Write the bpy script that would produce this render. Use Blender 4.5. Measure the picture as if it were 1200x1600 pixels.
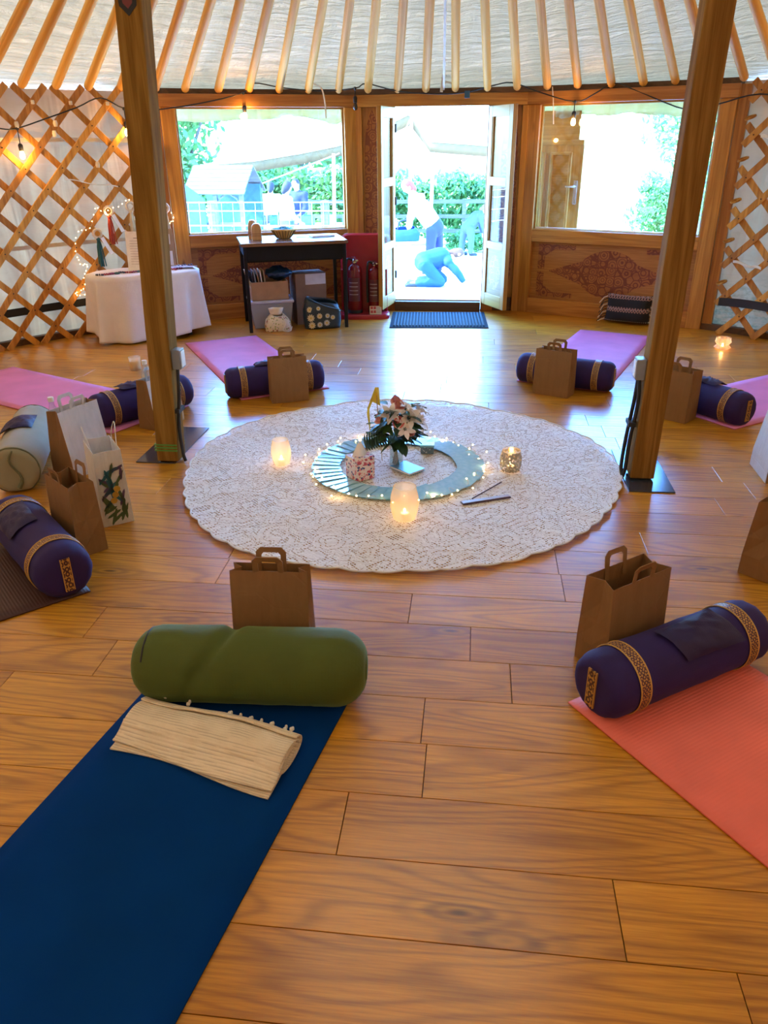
import bpy, math, random
from mathutils import Vector, Matrix, Euler
random.seed(7)
PI = math.pi
sin, cos = math.sin, math.cos
scene = bpy.context.scene
for o in list(bpy.data.objects):
    bpy.data.objects.remove(o, do_unlink=True)
COL = scene.collection

# ------------------------------------------------------------------ camera
# world frame: origin = middle of the yurt floor, +y towards the open door, z up, metres
cam_d = bpy.data.cameras.new('camera')
cam = bpy.data.objects.new('camera', cam_d)
COL.objects.link(cam)
yaw, pit, rol = 0.1176, 0.4477, -0.0107
cf = Vector((-sin(yaw) * cos(pit), cos(yaw) * cos(pit), -sin(pit)))
cr = Vector((cos(yaw), sin(yaw), 0))
cu = cr.cross(cf)
r2 = cr * cos(rol) + cu * sin(rol)
u2 = -cr * sin(rol) + cu * cos(rol)
M = Matrix((r2, u2, -cf)).transposed().to_4x4()
M.translation = Vector((0.3568, -3.5716, 1.48))
cam.matrix_world = M
cam_d.sensor_fit = 'HORIZONTAL'
cam_d.sensor_width = 36
cam_d.lens = 1205.0 / 1200 * 36
cam_d.clip_start = 0.03
cam_d.clip_end = 300
scene.camera = cam

# ------------------------------------------------------------------ sky, sun, exposure
w = bpy.data.worlds.new('sky')
scene.world = w
w.use_nodes = True
nt = w.node_tree
nt.nodes.clear()
wo = nt.nodes.new('ShaderNodeOutputWorld')
bg = nt.nodes.new('ShaderNodeBackground')
sk = nt.nodes.new('ShaderNodeTexSky')
sk.sky_type = 'NISHITA'
sk.sun_disc = False
sk.sun_elevation = math.radians(52)
sk.sun_rotation = math.radians(250)
sk.air_density = 1.6
sk.dust_density = 1.0
sk.ozone_density = 2.0
wbm = nt.nodes.new('ShaderNodeMix'); wbm.data_type = 'RGBA'; wbm.blend_type = 'MULTIPLY'; wbm.inputs[0].default_value = 1.0
wbm.inputs[7].default_value = (0.36, 0.79, 1.50, 1)      # indoor white balance: daylight reads blue
nt.links.new(sk.outputs[0], wbm.inputs[6]); nt.links.new(wbm.outputs[2], bg.inputs[0])
nt.links.new(bg.outputs[0], wo.inputs[0])
bg.inputs[1].default_value = SKY = 0.50
sun_d = bpy.data.lights.new('sun', 'SUN')
sun_d.energy = 3.0
sun_d.color = (0.70, 0.88, 1.0)
sun_d.angle = math.radians(0.6)
sun = bpy.data.objects.new('sun', sun_d)
COL.objects.link(sun)
sun.rotation_euler = (Vector((0.74, 0.28, -0.61))).to_track_quat('-Z', 'Y').to_euler()
vs = scene.view_settings
vs.view_transform = 'Standard'
vs.look = 'None'
vs.gamma = 1.0
vs.use_curve_mapping = False
vs.exposure = 3.58
cy = getattr(scene, 'cycles', None)
if cy:
    cy.max_bounces = 6; cy.diffuse_bounces = 5; cy.glossy_bounces = 3; cy.transmission_bounces = 4; cy.transparent_max_bounces = 8
    cy.caustics_reflective = False; cy.caustics_refractive = False

# ------------------------------------------------------------------ shader helpers
class S:
    """a float socket with arithmetic"""
    def __init__(s, g, k): s.g, s.k = g, k
    def _m(s, op, *a):
        n = s.g.nt.nodes.new('ShaderNodeMath'); n.operation = op
        for i, v in enumerate((s,) + a):
            if isinstance(v, S): s.g.nt.links.new(v.k, n.inputs[i])
            else: n.inputs[i].default_value = v
        return S(s.g, n.outputs[0])
    def __add__(s, o): return s._m('ADD', o)
    __radd__ = __add__
    def __sub__(s, o): return s._m('SUBTRACT', o)
    def __rsub__(s, o): return (s * -1.0) + o
    def __mul__(s, o): return s._m('MULTIPLY', o)
    __rmul__ = __mul__
    def __truediv__(s, o): return s._m('DIVIDE', o)
    def sin(s): return s._m('SINE')
    def abs(s): return s._m('ABSOLUTE')
    def sqrt(s): return s._m('SQRT')
    def fract(s): return s._m('FRACT')
    def gt(s, o): return s._m('GREATER_THAN', o)
    def lt(s, o): return s._m('LESS_THAN', o)
    def min(s, o): return s._m('MINIMUM', o)
    def max(s, o): return s._m('MAXIMUM', o)
    def pow(s, o): return s._m('POWER', o)
    def atan2(s, o): return s._m('ARCTAN2', o)
    def step(s, a, b):
        n = s.g.nt.nodes.new('ShaderNodeMapRange'); n.interpolation_type = 'SMOOTHSTEP'
        s.g.nt.links.new(s.k, n.inputs[0]); n.inputs[1].default_value = a; n.inputs[2].default_value = b
        return S(s.g, n.outputs[0])

class G:
    def __init__(s, name, rough=0.6, col=(0.5, 0.5, 0.5), **kw):
        s.m = bpy.data.materials.new(name); s.m.use_nodes = True
        s.nt = s.m.node_tree
        s.b = s.nt.nodes['Principled BSDF']; s.out = s.nt.nodes['Material Output']
        s.b.inputs['Roughness'].default_value = rough
        s.b.inputs['Base Color'].default_value = (*col, 1)
        for k, v in kw.items():
            s.b.inputs[k.replace('_', ' ')].default_value = v
        s._o = None
    def n(s, t): return s.nt.nodes.new(t)
    def xyz(s):
        if s._o is None:
            t = s.n('ShaderNodeTexCoord'); q = s.n('ShaderNodeSeparateXYZ')
            s.nt.links.new(t.outputs['Object'], q.inputs[0]); s._o = [S(s, q.outputs[i]) for i in range(3)]
        return s._o
    def rnd(s): return S(s, s.n('ShaderNodeObjectInfo').outputs['Random'])
    def vec(s, *a):
        c = s.n('ShaderNodeCombineXYZ')
        for i, v in enumerate(a):
            if isinstance(v, S): s.nt.links.new(v.k, c.inputs[i])
            else: c.inputs[i].default_value = v
        return c.outputs[0]
    def noise(s, v, scale=1, detail=3, rough=0.5, dist=0):
        t = s.n('ShaderNodeTexNoise'); s.nt.links.new(v, t.inputs['Vector'])
        t.inputs['Scale'].default_value = scale; t.inputs['Detail'].default_value = detail
        t.inputs['Roughness'].default_value = rough; t.inputs['Distortion'].default_value = dist
        return S(s, t.outputs[0])
    def vor(s, v, scale=1, feature='F1', out='Distance', rnd=1.0):
        t = s.n('ShaderNodeTexVoronoi'); t.feature = feature; s.nt.links.new(v, t.inputs['Vector'])
        t.inputs['Scale'].default_value = scale; t.inputs['Randomness'].default_value = rnd
        return S(s, t.outputs[out]) if out == 'Distance' else t.outputs[out]
    def ramp(s, x, stops):
        r = s.n('ShaderNodeValToRGB'); s.nt.links.new(x.k, r.inputs[0])
        e = r.color_ramp.elements
        while len(e) < len(stops): e.new(0.5)
        for i, (p, c) in enumerate(stops):
            e[i].position = p; e[i].color = (*c, 1)
        return r.outputs[0]
    def mix(s, f, a, b, mode='MIX'):
        m = s.n('ShaderNodeMix'); m.data_type = 'RGBA'; m.blend_type = mode
        for k, v in ((0, f), (6, a), (7, b)):
            if isinstance(v, S): s.nt.links.new(v.k, m.inputs[k])
            elif isinstance(v, (int, float)): m.inputs[k].default_value = v
            elif isinstance(v, tuple): m.inputs[k].default_value = (*v, 1)
            else: s.nt.links.new(v, m.inputs[k])
        return m.outputs[2]
    def hsv(s, c, h=0.5, sat=1.0, v=1.0):
        m = s.n('ShaderNodeHueSaturation'); s.nt.links.new(c, m.inputs['Color'])
        for k, x in (('Hue', h), ('Saturation', sat), ('Value', v)):
            if isinstance(x, S): s.nt.links.new(x.k, m.inputs[k])
            else: m.inputs[k].default_value = x
        return m.outputs[0]
    def set(s, k, v):
        if isinstance(v, S): s.nt.links.new(v.k, s.b.inputs[k])
        elif hasattr(v, 'is_output'): s.nt.links.new(v, s.b.inputs[k])
        else: s.b.inputs[k].default_value = v
    def bump(s, h, strength=0.3, dist=0.01):
        b = s.n('ShaderNodeBump'); s.nt.links.new(h.k, b.inputs['Height'])
        b.inputs['Strength'].default_value = strength; b.inputs['Distance'].default_value = dist
        s.nt.links.new(b.outputs[0], s.b.inputs['Normal'])
        return b.outputs[0]
    def mixshader(s, f, a, b):
        m = s.n('ShaderNodeMixShader')
        if isinstance(f, S): s.nt.links.new(f.k, m.inputs[0])
        else: m.inputs[0].default_value = f
        s.nt.links.new(a, m.inputs[1]); s.nt.links.new(b, m.inputs[2])
        return m.outputs[0]
    def surf(s, sh): s.nt.links.new(sh, s.out.inputs['Surface'])

def plain(name, col, rough=0.6, **kw):
    """one hue with a little mottling so that nothing is perfectly flat"""
    g = G(name, rough, col, **kw)
    x, y, z = g.xyz()
    n = g.noise(g.vec(x, y, z), 14, 3)
    c = tuple(col)
    g.set('Base Color', g.ramp(n, [(0.25, tuple(v * 0.86 for v in c)), (0.75, tuple(min(1, v * 1.1) for v in c))]))
    return g.m

def wood(name, dark, light, axis='X', rough=0.45, scale=1.0, knots=True, vary=0.25, spec=0.5, bumpd=0.0006):
    g = G(name, rough); x, y, z = g.xyz()
    r = g.rnd() * 37.0
    a, b, c = {'X': (x, y, z), 'Y': (y, x, z), 'Z': (z, x, y)}[axis]
    v = g.vec(a * (0.55 * scale) + r, b * (9.0 * scale) + r, c * (9.0 * scale))
    n1 = g.noise(v, 1.0, 2, 0.5, 0.4)
    rings = ((n1 * 34.0).sin() * 0.5 + 0.5).pow(1.4)
    fib = g.noise(g.vec(a * (5.0 * scale) + r, b * (160.0 * scale), c * (160.0 * scale)), 1.0, 3, 0.65)
    t = rings * 0.30 + fib * 0.70
    col = g.ramp(t, [(0.18, dark), (0.8, light)])
    big = g.noise(g.vec(a * 1.3 + r, b * 4.0, c * 4.0), 1.2, 2)
    col = g.hsv(col, 0.5, 1.0, big * 0.3 + 0.85)
    col = g.hsv(col, g.rnd() * 0.012 + 0.494, 1.0, g.rnd() * vary + (1 - vary / 2))
    if knots:
        kn = g.vor(g.vec(a * 1.6 + r, b * 5.5 + r, c * 5.5), 1.0)
        col = g.mix(kn.step(0.13, 0.05) * 0.75, col, tuple(v * 0.28 for v in dark))
    g.set('Base Color', col)
    g.set('Specular IOR Level', spec)
    g.set('Roughness', fib * 0.12 + (rough - 0.06))
    g.bump(fib, 0.3, bumpd)
    return g.m

def cloth(name, col, rough=0.85, sheen=0.3, weave=500.0, fold=0.004, vary=0.15, tint=None):
    g = G(name, rough, col); x, y, z = g.xyz()
    n = g.noise(g.vec(x, y, z), 9, 4)
    wv = ((x * weave).sin() + (y * weave).sin() + (z * weave).sin()) * 0.2
    g.set('Base Color', g.ramp(n, [(0.2, tuple(v * (1 - vary) for v in col)), (0.8, tuple(min(1, v * (1 + vary)) for v in col))]))
    if sheen:
        g.set('Sheen Weight', sheen); g.set('Sheen Roughness', 0.4)
        if tint: g.b.inputs['Sheen Tint'].default_value = (*tint, 1)
    g.bump(n * 1.0 + wv * 0.06, 0.5, fold)
    return g.m

# ------------------------------------------------------------------ mesh helpers
class MB:
    def __init__(s): s.v, s.f, s.mi, s.cur = [], [], [], 0
    def add(s, vs, fs):
        o = len(s.v); s.v += [tuple(v) for v in vs]
        for f in fs: s.f.append(tuple(i + o for i in f)); s.mi.append(s.cur)
        return s
    def box(s, c, d, R=None):
        hx, hy, hz = d[0] / 2, d[1] / 2, d[2] / 2
        p = [Vector((x, y, z)) for z in (-hz, hz) for y in (-hy, hy) for x in (-hx, hx)]
        if R is not None: p = [R @ q for q in p]
        c = Vector(c)
        return s.add([q + c for q in p], [(0, 2, 3, 1), (4, 5, 7, 6), (0, 1, 5, 4), (2, 6, 7, 3), (0, 4, 6, 2), (1, 3, 7, 5)])
    def b2(s, a, b):
        return s.box([(p + q) / 2 for p, q in zip(a, b)], [abs(q - p) for p, q in zip(a, b)])
    def cbox(s, c, d, b, R=None):
        """box with chamfered top edges (12-20 triangles)"""
        hx, hy, hz = d[0] / 2, d[1] / 2, d[2] / 2
        p = [Vector((sx * hx, sy * hy, -hz)) for sx, sy in ((-1, -1), (1, -1), (1, 1), (-1, 1))]
        p += [Vector((sx * hx, sy * hy, hz - b)) for sx, sy in ((-1, -1), (1, -1), (1, 1), (-1, 1))]
        p += [Vector((sx * (hx - b), sy * (hy - b), hz)) for sx, sy in ((-1, -1), (1, -1), (1, 1), (-1, 1))]
        if R is not None: p = [R @ q for q in p]
        c = Vector(c)
        f = [(3, 2, 1, 0), (8, 9, 10, 11)]
        for i in range(4):
            j = (i + 1) % 4
            f += [(i, j, j + 4, i + 4), (i + 4, j + 4, j + 8, i + 8)]
        return s.add([q + c for q in p], f)
    def loft(s, rings, closed=True, cap=True):
        n = len(rings[0]); vs = [p for r in rings for p in r]; fs = []
        for i in range(len(rings) - 1):
            for j in range(n if closed else n - 1):
                k = (j + 1) % n
                fs.append((i * n + j, i * n + k, (i + 1) * n + k, (i + 1) * n + j))
        if cap and closed:
            fs.append(tuple(range(n - 1, -1, -1))); fs.append(tuple((len(rings) - 1) * n + j for j in range(n)))
        return s.add(vs, fs)
    def tube(s, pts, r, n=8, cap=True, flat=1.0):
        pts = [Vector(p) for p in pts]
        rs = r if isinstance(r, (list, tuple)) else [r] * len(pts)
        t0 = (pts[1] - pts[0]).normalized()
        up = Vector((0, 0, 1)) if abs(t0.z) < 0.9 else Vector((0, 1, 0))
        a = t0.cross(up).normalized(); rings = []
        for i, p in enumerate(pts):
            t = (pts[min(i + 1, len(pts) - 1)] - pts[max(i - 1, 0)]).normalized()
            a = (a - t * a.dot(t))
            if a.length < 1e-6: a = t.orthogonal()
            a.normalize(); b = t.cross(a)
            rings.append([p + (a * cos(2 * PI * k / n) + b * sin(2 * PI * k / n) * flat) * rs[i] for k in range(n)])
        return s.loft(rings, True, cap)
    def lathe(s, prof, n=24, c=(0, 0, 0), cap=True):
        return s.loft([[Vector((c[0] + r * cos(2 * PI * k / n), c[1] + r * sin(2 * PI * k / n), c[2] + z)) for k in range(n)] for r, z in prof], True, cap)
    def grid(s, fn, nu, nv, closeu=False):
        vs = [fn(i / nu, j / nv) for j in range(nv + 1) for i in range(nu if closeu else nu + 1)]
        m = nu if closeu else nu + 1
        return s.add(vs, [(j * m + i, j * m + (i + 1) % m, (j + 1) * m + (i + 1) % m, (j + 1) * m + i) for j in range(nv) for i in range(nu)])
    def ball(s, c, r, n=10, m=6, sc=(1, 1, 1)):
        c = Vector(c)
        rings = [[c + Vector((sc[0] * r * sin(PI * j / m) * cos(2 * PI * k / n), sc[1] * r * sin(PI * j / m) * sin(2 * PI * k / n), -sc[2] * r * cos(PI * j / m))) for k in range(n)] for j in range(1, m)]
        return s.loft(rings, True, True)
    def capsule(s, p0, r0, p1, r1, n=12):
        p0, p1 = Vector(p0), Vector(p1); d = (p1 - p0)
        t = d.normalized() if d.length > 1e-6 else Vector((0, 0, 1))
        a = t.orthogonal().normalized(); b = t.cross(a); rings = []
        for k in range(1, 4):
            q = -PI / 2 + k * PI / 6; rings.append((p0 + t * r0 * sin(q), r0 * cos(q)))
        for k in range(0, 3):
            q = k * PI / 6; rings.append((p1 + t * r1 * sin(q), r1 * cos(q)))
        return s.loft([[p + (a * cos(2 * PI * k / n) + b * sin(2 * PI * k / n)) * r for k in range(n)] for p, r in rings])
    def poly(s, pts, th=0.001, nrm=(0, 0, 1)):
        """thin slab from an outline"""
        nv = Vector(nrm) * th; n = len(pts); p = [Vector(q) for q in pts]
        return s.add([q for q in p] + [q + nv for q in p], [tuple(range(n - 1, -1, -1)), tuple(range(n, 2 * n))] + [(i, (i + 1) % n, (i + 1) % n + n, i + n) for i in range(n)])
    def mesh(s, name, mats, smooth=None):
        me = bpy.data.meshes.new(name); me.from_pydata(s.v, [], s.f); me.validate()
        if not isinstance(mats, (list, tuple)): mats = [mats]
        for m in mats: me.materials.append(m)
        if len(mats) > 1 and len(me.polygons) == len(s.mi): me.polygons.foreach_set('material_index', s.mi)
        if smooth is not None:
            me.shade_smooth()
            if smooth < 180: me.set_sharp_from_angle(angle=math.radians(smooth))
        me.update()
        return me
    def build(s, name, mats, parent=None, loc=(0, 0, 0), rot=(0, 0, 0), smooth=None, bev=0, solid=0, sub=0, remesh=0):
        o = put(name, s.mesh(name, mats, smooth), parent, loc, rot)
        if solid:
            m = o.modifiers.new('solid', 'SOLIDIFY'); m.thickness = solid; m.offset = 0
        if remesh:
            m = o.modifiers.new('remesh', 'REMESH'); m.mode = 'VOXEL'; m.voxel_size = remesh; m.use_smooth_shade = True
            m = o.modifiers.new('smooth', 'SMOOTH'); m.factor = 0.5; m.iterations = 4
        if bev:
            m = o.modifiers.new('bevel', 'BEVEL'); m.width = bev; m.segments = 2; m.limit_method = 'ANGLE'; m.angle_limit = math.radians(40)
        if sub:
            m = o.modifiers.new('sub', 'SUBSURF'); m.levels = sub; m.render_levels = sub
        return o

def put(name, me, parent=None, loc=(0, 0, 0), rot=(0, 0, 0), sc=None):
    o = bpy.data.objects.new(name, me); COL.objects.link(o)
    o.location = loc; o.rotation_euler = rot
    if sc is not None: o.scale = sc
    if parent is not None: o.parent = parent
    return o
def tag(o, label=None, cat=None, group=None, kind=None):
    if label: o['label'] = label
    if cat: o['category'] = cat
    if group: o['group'] = group
    if kind: o['kind'] = kind
    return o
def thing(name, label, cat, loc=(0, 0, 0), rz=0, group=None):
    o = bpy.data.objects.new(name, None); COL.objects.link(o); o.empty_display_size = 0.05
    o.location = loc; o.rotation_euler = (0, 0, rz)
    return tag(o, label, cat, group)
def structure(o, label=None, cat=None): return tag(o, label, cat, None, 'structure')
def smoothpath(pts, k=6):
    """Catmull-Rom through the points"""
    P = [Vector(p) for p in pts]; P = [P[0] * 2 - P[1]] + P + [P[-1] * 2 - P[-2]]; out = []
    for i in range(1, len(P) - 2):
        for j in range(k):
            t = j / k; a, b, c, d = P[i - 1], P[i], P[i + 1], P[i + 2]
            out.append(0.5 * ((2 * b) + (c - a) * t + (2 * a - 5 * b + 4 * c - d) * t * t + (3 * b - a - 3 * c + d) * t ** 3))
    return out + [P[-2]]
def hsh(*a):
    return (sin(sum(v * k for v, k in zip(a, (12.9898, 78.233, 37.719)))) * 43758.5453) % 1.0
def wob(x, y, s=1.0):
    """cheap smooth noise in -1..1"""
    return (sin(x * 1.7 * s + 1.3) * cos(y * 2.3 * s - .7) + sin(x * 3.9 * s - y * 1.1 * s + 2.1) * .5 + cos(y * 5.1 * s + x * 2.7 * s) * .3) / 1.6
# ------------------------------------------------------------------ materials
M_floor = None
def make_floor_mat():
    g = G('floor_laminate', 0.3); x, y, z = g.xyz()
    r = g.rnd() * 61.0
    warp = g.noise(g.vec(x * 1.5 + r, y * 3.0 + r, 0.0), 1.0, 2)
    n1 = g.noise(g.vec(x * 0.75 + r, y * 6.5 + r * 1.7 + warp * 0.5, 0.0), 1.0, 1.0, 0.4, 0.1)
    rings = ((n1 * 95.0).sin() * 0.5 + 0.5)
    fib = g.noise(g.vec(x * 6.0 + r, y * 150.0, r), 1.0, 3, 0.7)
    t = fib * 0.75 + warp * 0.25
    col = g.ramp(t, [(0.15, (0.23, 0.075, 0.003)), (0.5, (0.52, 0.215, 0.008)), (0.9, (0.74, 0.36, 0.020))])
    col = g.mix((1.0 - rings).pow(3.0) * 0.42, col, (0.15, 0.042, 0.004))
    big = g.noise(g.vec(x * 2.0 + r, y * 7.0 + r, 0.0), 1.0, 3)
    col = g.hsv(col, 0.5, 1.0, big * 0.5 + 0.75)
    col = g.hsv(col, g.rnd() * 0.008 + 0.496, 1.0, g.rnd() * 0.26 + 0.87)
    kn = g.vor(g.vec(x * 1.5 + r, y * 5.0 + r, r), 1.0)
    ring2 = ((kn * 60.0 + fib * 4.0).sin() * 0.5 + 0.5) * kn.step(0.30, 0.08)
    col = g.mix(ring2 * 0.45, col, (0.07, 0.025, 0.006))
    col = g.mix(kn.step(0.07, 0.02) * 0.8, col, (0.035, 0.014, 0.005))
    g.set('Base Color', col)
    g.set('Roughness', fib * 0.08 + 0.46)
    g.set('Specular IOR Level', 0.2)
    g.set('Coat Weight', 1.0); g.set('Coat Roughness', 0.24)
    g.bump(fib, 0.22, 0.0006)
    return g.m
M_floor = make_floor_mat()
M_pineX = wood('honey_pine_x', (0.30, 0.105, 0.014), (0.56, 0.26, 0.050), 'X', 0.42)
M_pineZ = wood('honey_pine_z', (0.30, 0.105, 0.014), (0.56, 0.26, 0.050), 'Z', 0.42)
M_paleZ = wood('pale_door_pine_z', (0.34, 0.165, 0.022), (0.44, 0.235, 0.040), 'Z', 0.4, knots=False, vary=0.1)
M_paleX = wood('pale_door_pine_x', (0.34, 0.165, 0.022), (0.44, 0.235, 0.040), 'X', 0.4, knots=False, vary=0.1)
M_post = wood('post_timber', (0.16, 0.068, 0.012), (0.33, 0.175, 0.042), 'Z', 0.75, vary=0.05, spec=0.04)
M_pole = wood('roof_pole_wood', (0.58, 0.28, 0.05), (0.84, 0.47, 0.11), 'Z', 0.6, knots=True, vary=0.2, spec=0.25)
M_slat = wood('lattice_slat_wood', (0.30, 0.115, 0.018), (0.60, 0.29, 0.06), 'Z', 0.55, vary=0.4, spec=0.25)
M_darkwood = wood('dark_brown_wood', (0.045, 0.018, 0.006), (0.13, 0.055, 0.018), 'X', 0.5)
M_deskwood = wood('desk_top_wood', (0.10, 0.045, 0.02), (0.26, 0.14, 0.07), 'X', 0.22, knots=False)
M_paleply = wood('pale_turned_wood', (0.40, 0.22, 0.10), (0.62, 0.40, 0.22), 'Z', 0.45, knots=False)
M_black = plain('black_paint', (0.007, 0.007, 0.009), 0.55, Specular_IOR_Level=0.2)
M_rubber = plain('black_rubber', (0.012, 0.012, 0.013), 0.6)
M_white = plain('white_plastic', (0.78, 0.78, 0.76), 0.4)
M_grey = plain('grey_plastic', (0.22, 0.23, 0.25), 0.4)
M_steel = plain('dark_steel_plate', (0.03, 0.035, 0.045), 0.16, Metallic=0.0, Specular_IOR_Level=0.8)
M_chrome = plain('chrome', (0.75, 0.76, 0.78), 0.2, Metallic=1.0)
M_paper = plain('white_paper', (0.82, 0.80, 0.80), 0.7)
M_tie = plain('white_cotton_tie', (0.72, 0.68, 0.6), 0.9)

def fabric_translucent(name, col, tcol, tw, kind):
    g = G(name, 0.9, col); x, y, z = g.xyz()
    ang = x.atan2(y); rad = (x * x + y * y).sqrt()
    if kind == 'roof':
        n = g.noise(g.vec(ang * 7.0, rad * 16.0, 0.0), 1.0, 5, 0.6, 1.2)
        n2 = g.noise(g.vec(ang * 40.0, rad * 9.0, 3.0), 1.0, 3, 0.5, 0.5)
        h = n * 1.0 + n2 * 0.25
    else:
        n = g.noise(g.vec(ang * 24.0, z * 0.9, 0.0), 1.0, 2, 0.5, 0.6)
        n2 = g.noise(g.vec(ang * 10.0, z * 9.0, 5.0), 1.0, 3)
        h = n * 1.0 + n2 * 0.4
    base = g.ramp(n2, [(0.3, tuple(v * 0.9 for v in col)), (0.7, col)])
    if kind == 'wall':   # damp stains near the ground by the right hand window
        st = g.noise(g.vec(ang * 14.0, z * 8.0, 1.0), 1.0, 4, 0.7)
        low = z.step(0.55, 0.1) * st.step(0.44, 0.6) * ang.step(0.5, 0.6) * ang.step(0.78, 0.70)
        base = g.mix(low, base, (0.09, 0.07, 0.025))
    g.set('Base Color', base)
    nrm = g.bump(h, 1.0, 0.09 if kind == 'roof' else 0.07)
    t = g.n('ShaderNodeBsdfTranslucent'); t.inputs[0].default_value = (*tcol, 1)
    g.nt.links.new(nrm, t.inputs['Normal'])
    g.surf(g.mixshader(tw, g.b.outputs[0], t.outputs[0]))
    return g.m
M_roof = fabric_translucent('roof_canvas', (0.50, 0.355, 0.275), (1.0, 0.52, 0.21), 0.052, 'roof')
M_crown = fabric_translucent('crown_film', (0.8, 0.78, 0.74), (1.0, 0.62, 0.28), 0.16, 'roof')
M_wallc = fabric_translucent('wall_canvas', (0.60, 0.43, 0.32), (1.0, 0.66, 0.34), 0.025, 'wall')

def glass(name, tint=(0.95, 0.98, 1.0), refl=0.07):
    g = G(name, 0.02)
    t = g.n('ShaderNodeBsdfTransparent'); t.inputs[0].default_value = (*tint, 1)
    gl = g.n('ShaderNodeBsdfGlossy'); gl.inputs['Roughness'].default_value = 0.02
    g.surf(g.mixshader(refl, t.outputs[0], gl.outputs[0]))
    return g.m
M_pane = glass('window_glass')
M_jar = glass('jar_glass', (0.97, 0.97, 0.97), 0.13)

def carved(name, hw, hh, style, lift=1.0):
    """red-brown engraved scrollwork on an orange pine board; local x across, z up, origin in the middle"""
    g = G(name, 0.45); x, y, z = g.xyz()
    fib = g.noise(g.vec(x * 4.0, z * 90.0, 0.0) if style != 'tall' else g.vec(x * 90.0, z * 4.0, 0.0), 1.0, 3, 0.6)
    bandn = g.noise(g.vec(x * 0.8, z * 9.0, 0.0), 1.0, 2)
    base = g.ramp(fib * 0.6 + bandn * 0.4, [(0.3, (0.24, 0.085, 0.015)), (0.7, (0.50, 0.225, 0.05))])
    sc = 13.0 if style != 'pale' else 16.0
    d1 = g.vor(g.vec(x, 0.0, z), sc, rnd=0.6)
    sw = (d1 * 13.0 + 0.6).sin().abs()
    d2 = g.vor(g.vec(x, 0.0, z), sc, 'DISTANCE_TO_EDGE', rnd=0.6)
    lines = sw.lt(0.45).max(d2.lt(0.05))
    u, v = x.abs() / hw, z.abs() / hh
    if style == 'wide':
        med = (u / 0.80 + v / 0.72).lt(1.0).max((u * u / 0.16 + v * v / 0.66).lt(1.0))
        cu_, cv_ = 1.0 - u, 1.0 - v
        cor = (cu_ / 0.40 + cv_ / 0.75).lt(1.0).max((cu_ * 7.0).lt(1.0) * v.gt(0.05)).max((cv_ * 5.0).lt(1.2) * u.gt(0.45))
        mask = med.max(cor) * u.lt(0.95) * v.lt(0.93)
    elif style == 'tall':
        mask = (u + v.pow(6.0) * 0.9).lt(0.86)
    else:
        mask = (u * u * 1.6 + v * v * 1.5).lt(1.0)
    m = lines * mask
    ink = {'wide': (0.14, 0.022, 0.012), 'tall': (0.17, 0.035, 0.015), 'pale': (0.48, 0.28, 0.07)}[style]
    if style == 'pale':
        base = g.ramp(fib, [(0.3, tuple(k * lift for k in (0.24, 0.125, 0.022))), (0.7, tuple(k * lift for k in (0.34, 0.185, 0.038)))])
    tone = g.mix(mask * (0.35 if style != 'pale' else 0.2), base, tuple(k * 1.6 for k in ink) if style != 'pale' else (0.36, 0.20, 0.045))
    g.set('Base Color', g.mix(m * 0.85, tone, ink))
    g.bump(m * (-1.0 if style != 'pale' else 1.0), 0.6, 0.003)
    return g.m
M_carvW = carved('carved_panel_wide', 0.70, 0.25, 'wide')
M_carvT = carved('carved_panel_tall', 0.085, 0.80, 'tall')
M_carvD = carved('carved_panel_door', 0.13, 0.19, 'pale')
M_carvO = carved('carved_panel_outer_door', 0.08, 0.6, 'pale', 2.0)
M_outZ = wood('outer_door_pine_z', (0.52, 0.28, 0.06), (0.74, 0.44, 0.11), 'Z', 0.5, knots=False, vary=0.1)
M_outX = wood('outer_door_pine_x', (0.52, 0.28, 0.06), (0.74, 0.44, 0.11), 'X', 0.5, knots=False, vary=0.1)

# ------------------------------------------------------------------ floor of laminate planks
fb = MB(); fb.lathe([(4.32, -0.10), (4.32, -0.016)], 96)
floor = structure(fb.build('floor', M_darkwood), 'satin brown wood laminate floor of the round yurt', 'floor')
PW, PL = 0.192, 1.285
known = {-1.95: 0.276, -2.334: 0.712, -2.526: 0.922, -1.374: 0.388, -1.182: 0.175, -0.99: 0.721}
row = 0
for i in range(-11, 33):
    yt = round(-1.95 + PW * i, 3)          # far edge of the row
    if yt - PW > 4.25 or yt < -4.2: continue
    ym = yt - PW / 2
    half = math.sqrt(max(0.05, 4.24 ** 2 - ym ** 2))
    j = known.get(yt, hsh(i * 1.37, 4.2) * PL)
    k0 = math.floor((-half - j) / PL)
    x = j + k0 * PL
    while x < half:
        a, b = max(x, -half), min(x + PL, half)
        if b - a > 0.02:
            m = MB().cbox((0, 0, -0.007), (b - a - 0.0022, PW - 0.0022, 0.014), 0.0006)
            m.build('plank', M_floor, floor, ((a + b) / 2, ym, 0))
        x += PL

# ------------------------------------------------------------------ roof: canvas, poles, crown
RC = Vector((0.15, 0, 0))
def roof_pt(th, t, lift):
    a = Vector((4.34 * sin(th), 4.34 * cos(th), 1.755)); b = RC + Vector((1.02 * sin(th), 1.02 * cos(th), 3.485))
    return a.lerp(b, t) + Vector((0, 0, lift))
NP = 97.6; DTH = 2 * PI / 98
rf = MB()
def rfun(u, v):
    th = u * 2 * PI
    sagging = 0.014 * abs(cos(th / DTH * PI)) * (0.4 + 0.6 * sin(v * PI))
    return roof_pt(th, v, 0.035 + sagging + 0.008 * wob(th * 9, v * 11))
rf.grid(rfun, 392, 26, True)
ceiling = structure(rf.build('ceiling', M_roof, smooth=180), 'white wrinkled canvas roof resting on wooden poles', 'ceiling')
pm = MB()
prof = []
for k in range(13):
    t = k / 12
    prof.append((0.030 if t > 0.015 else 0.021, t))
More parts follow.
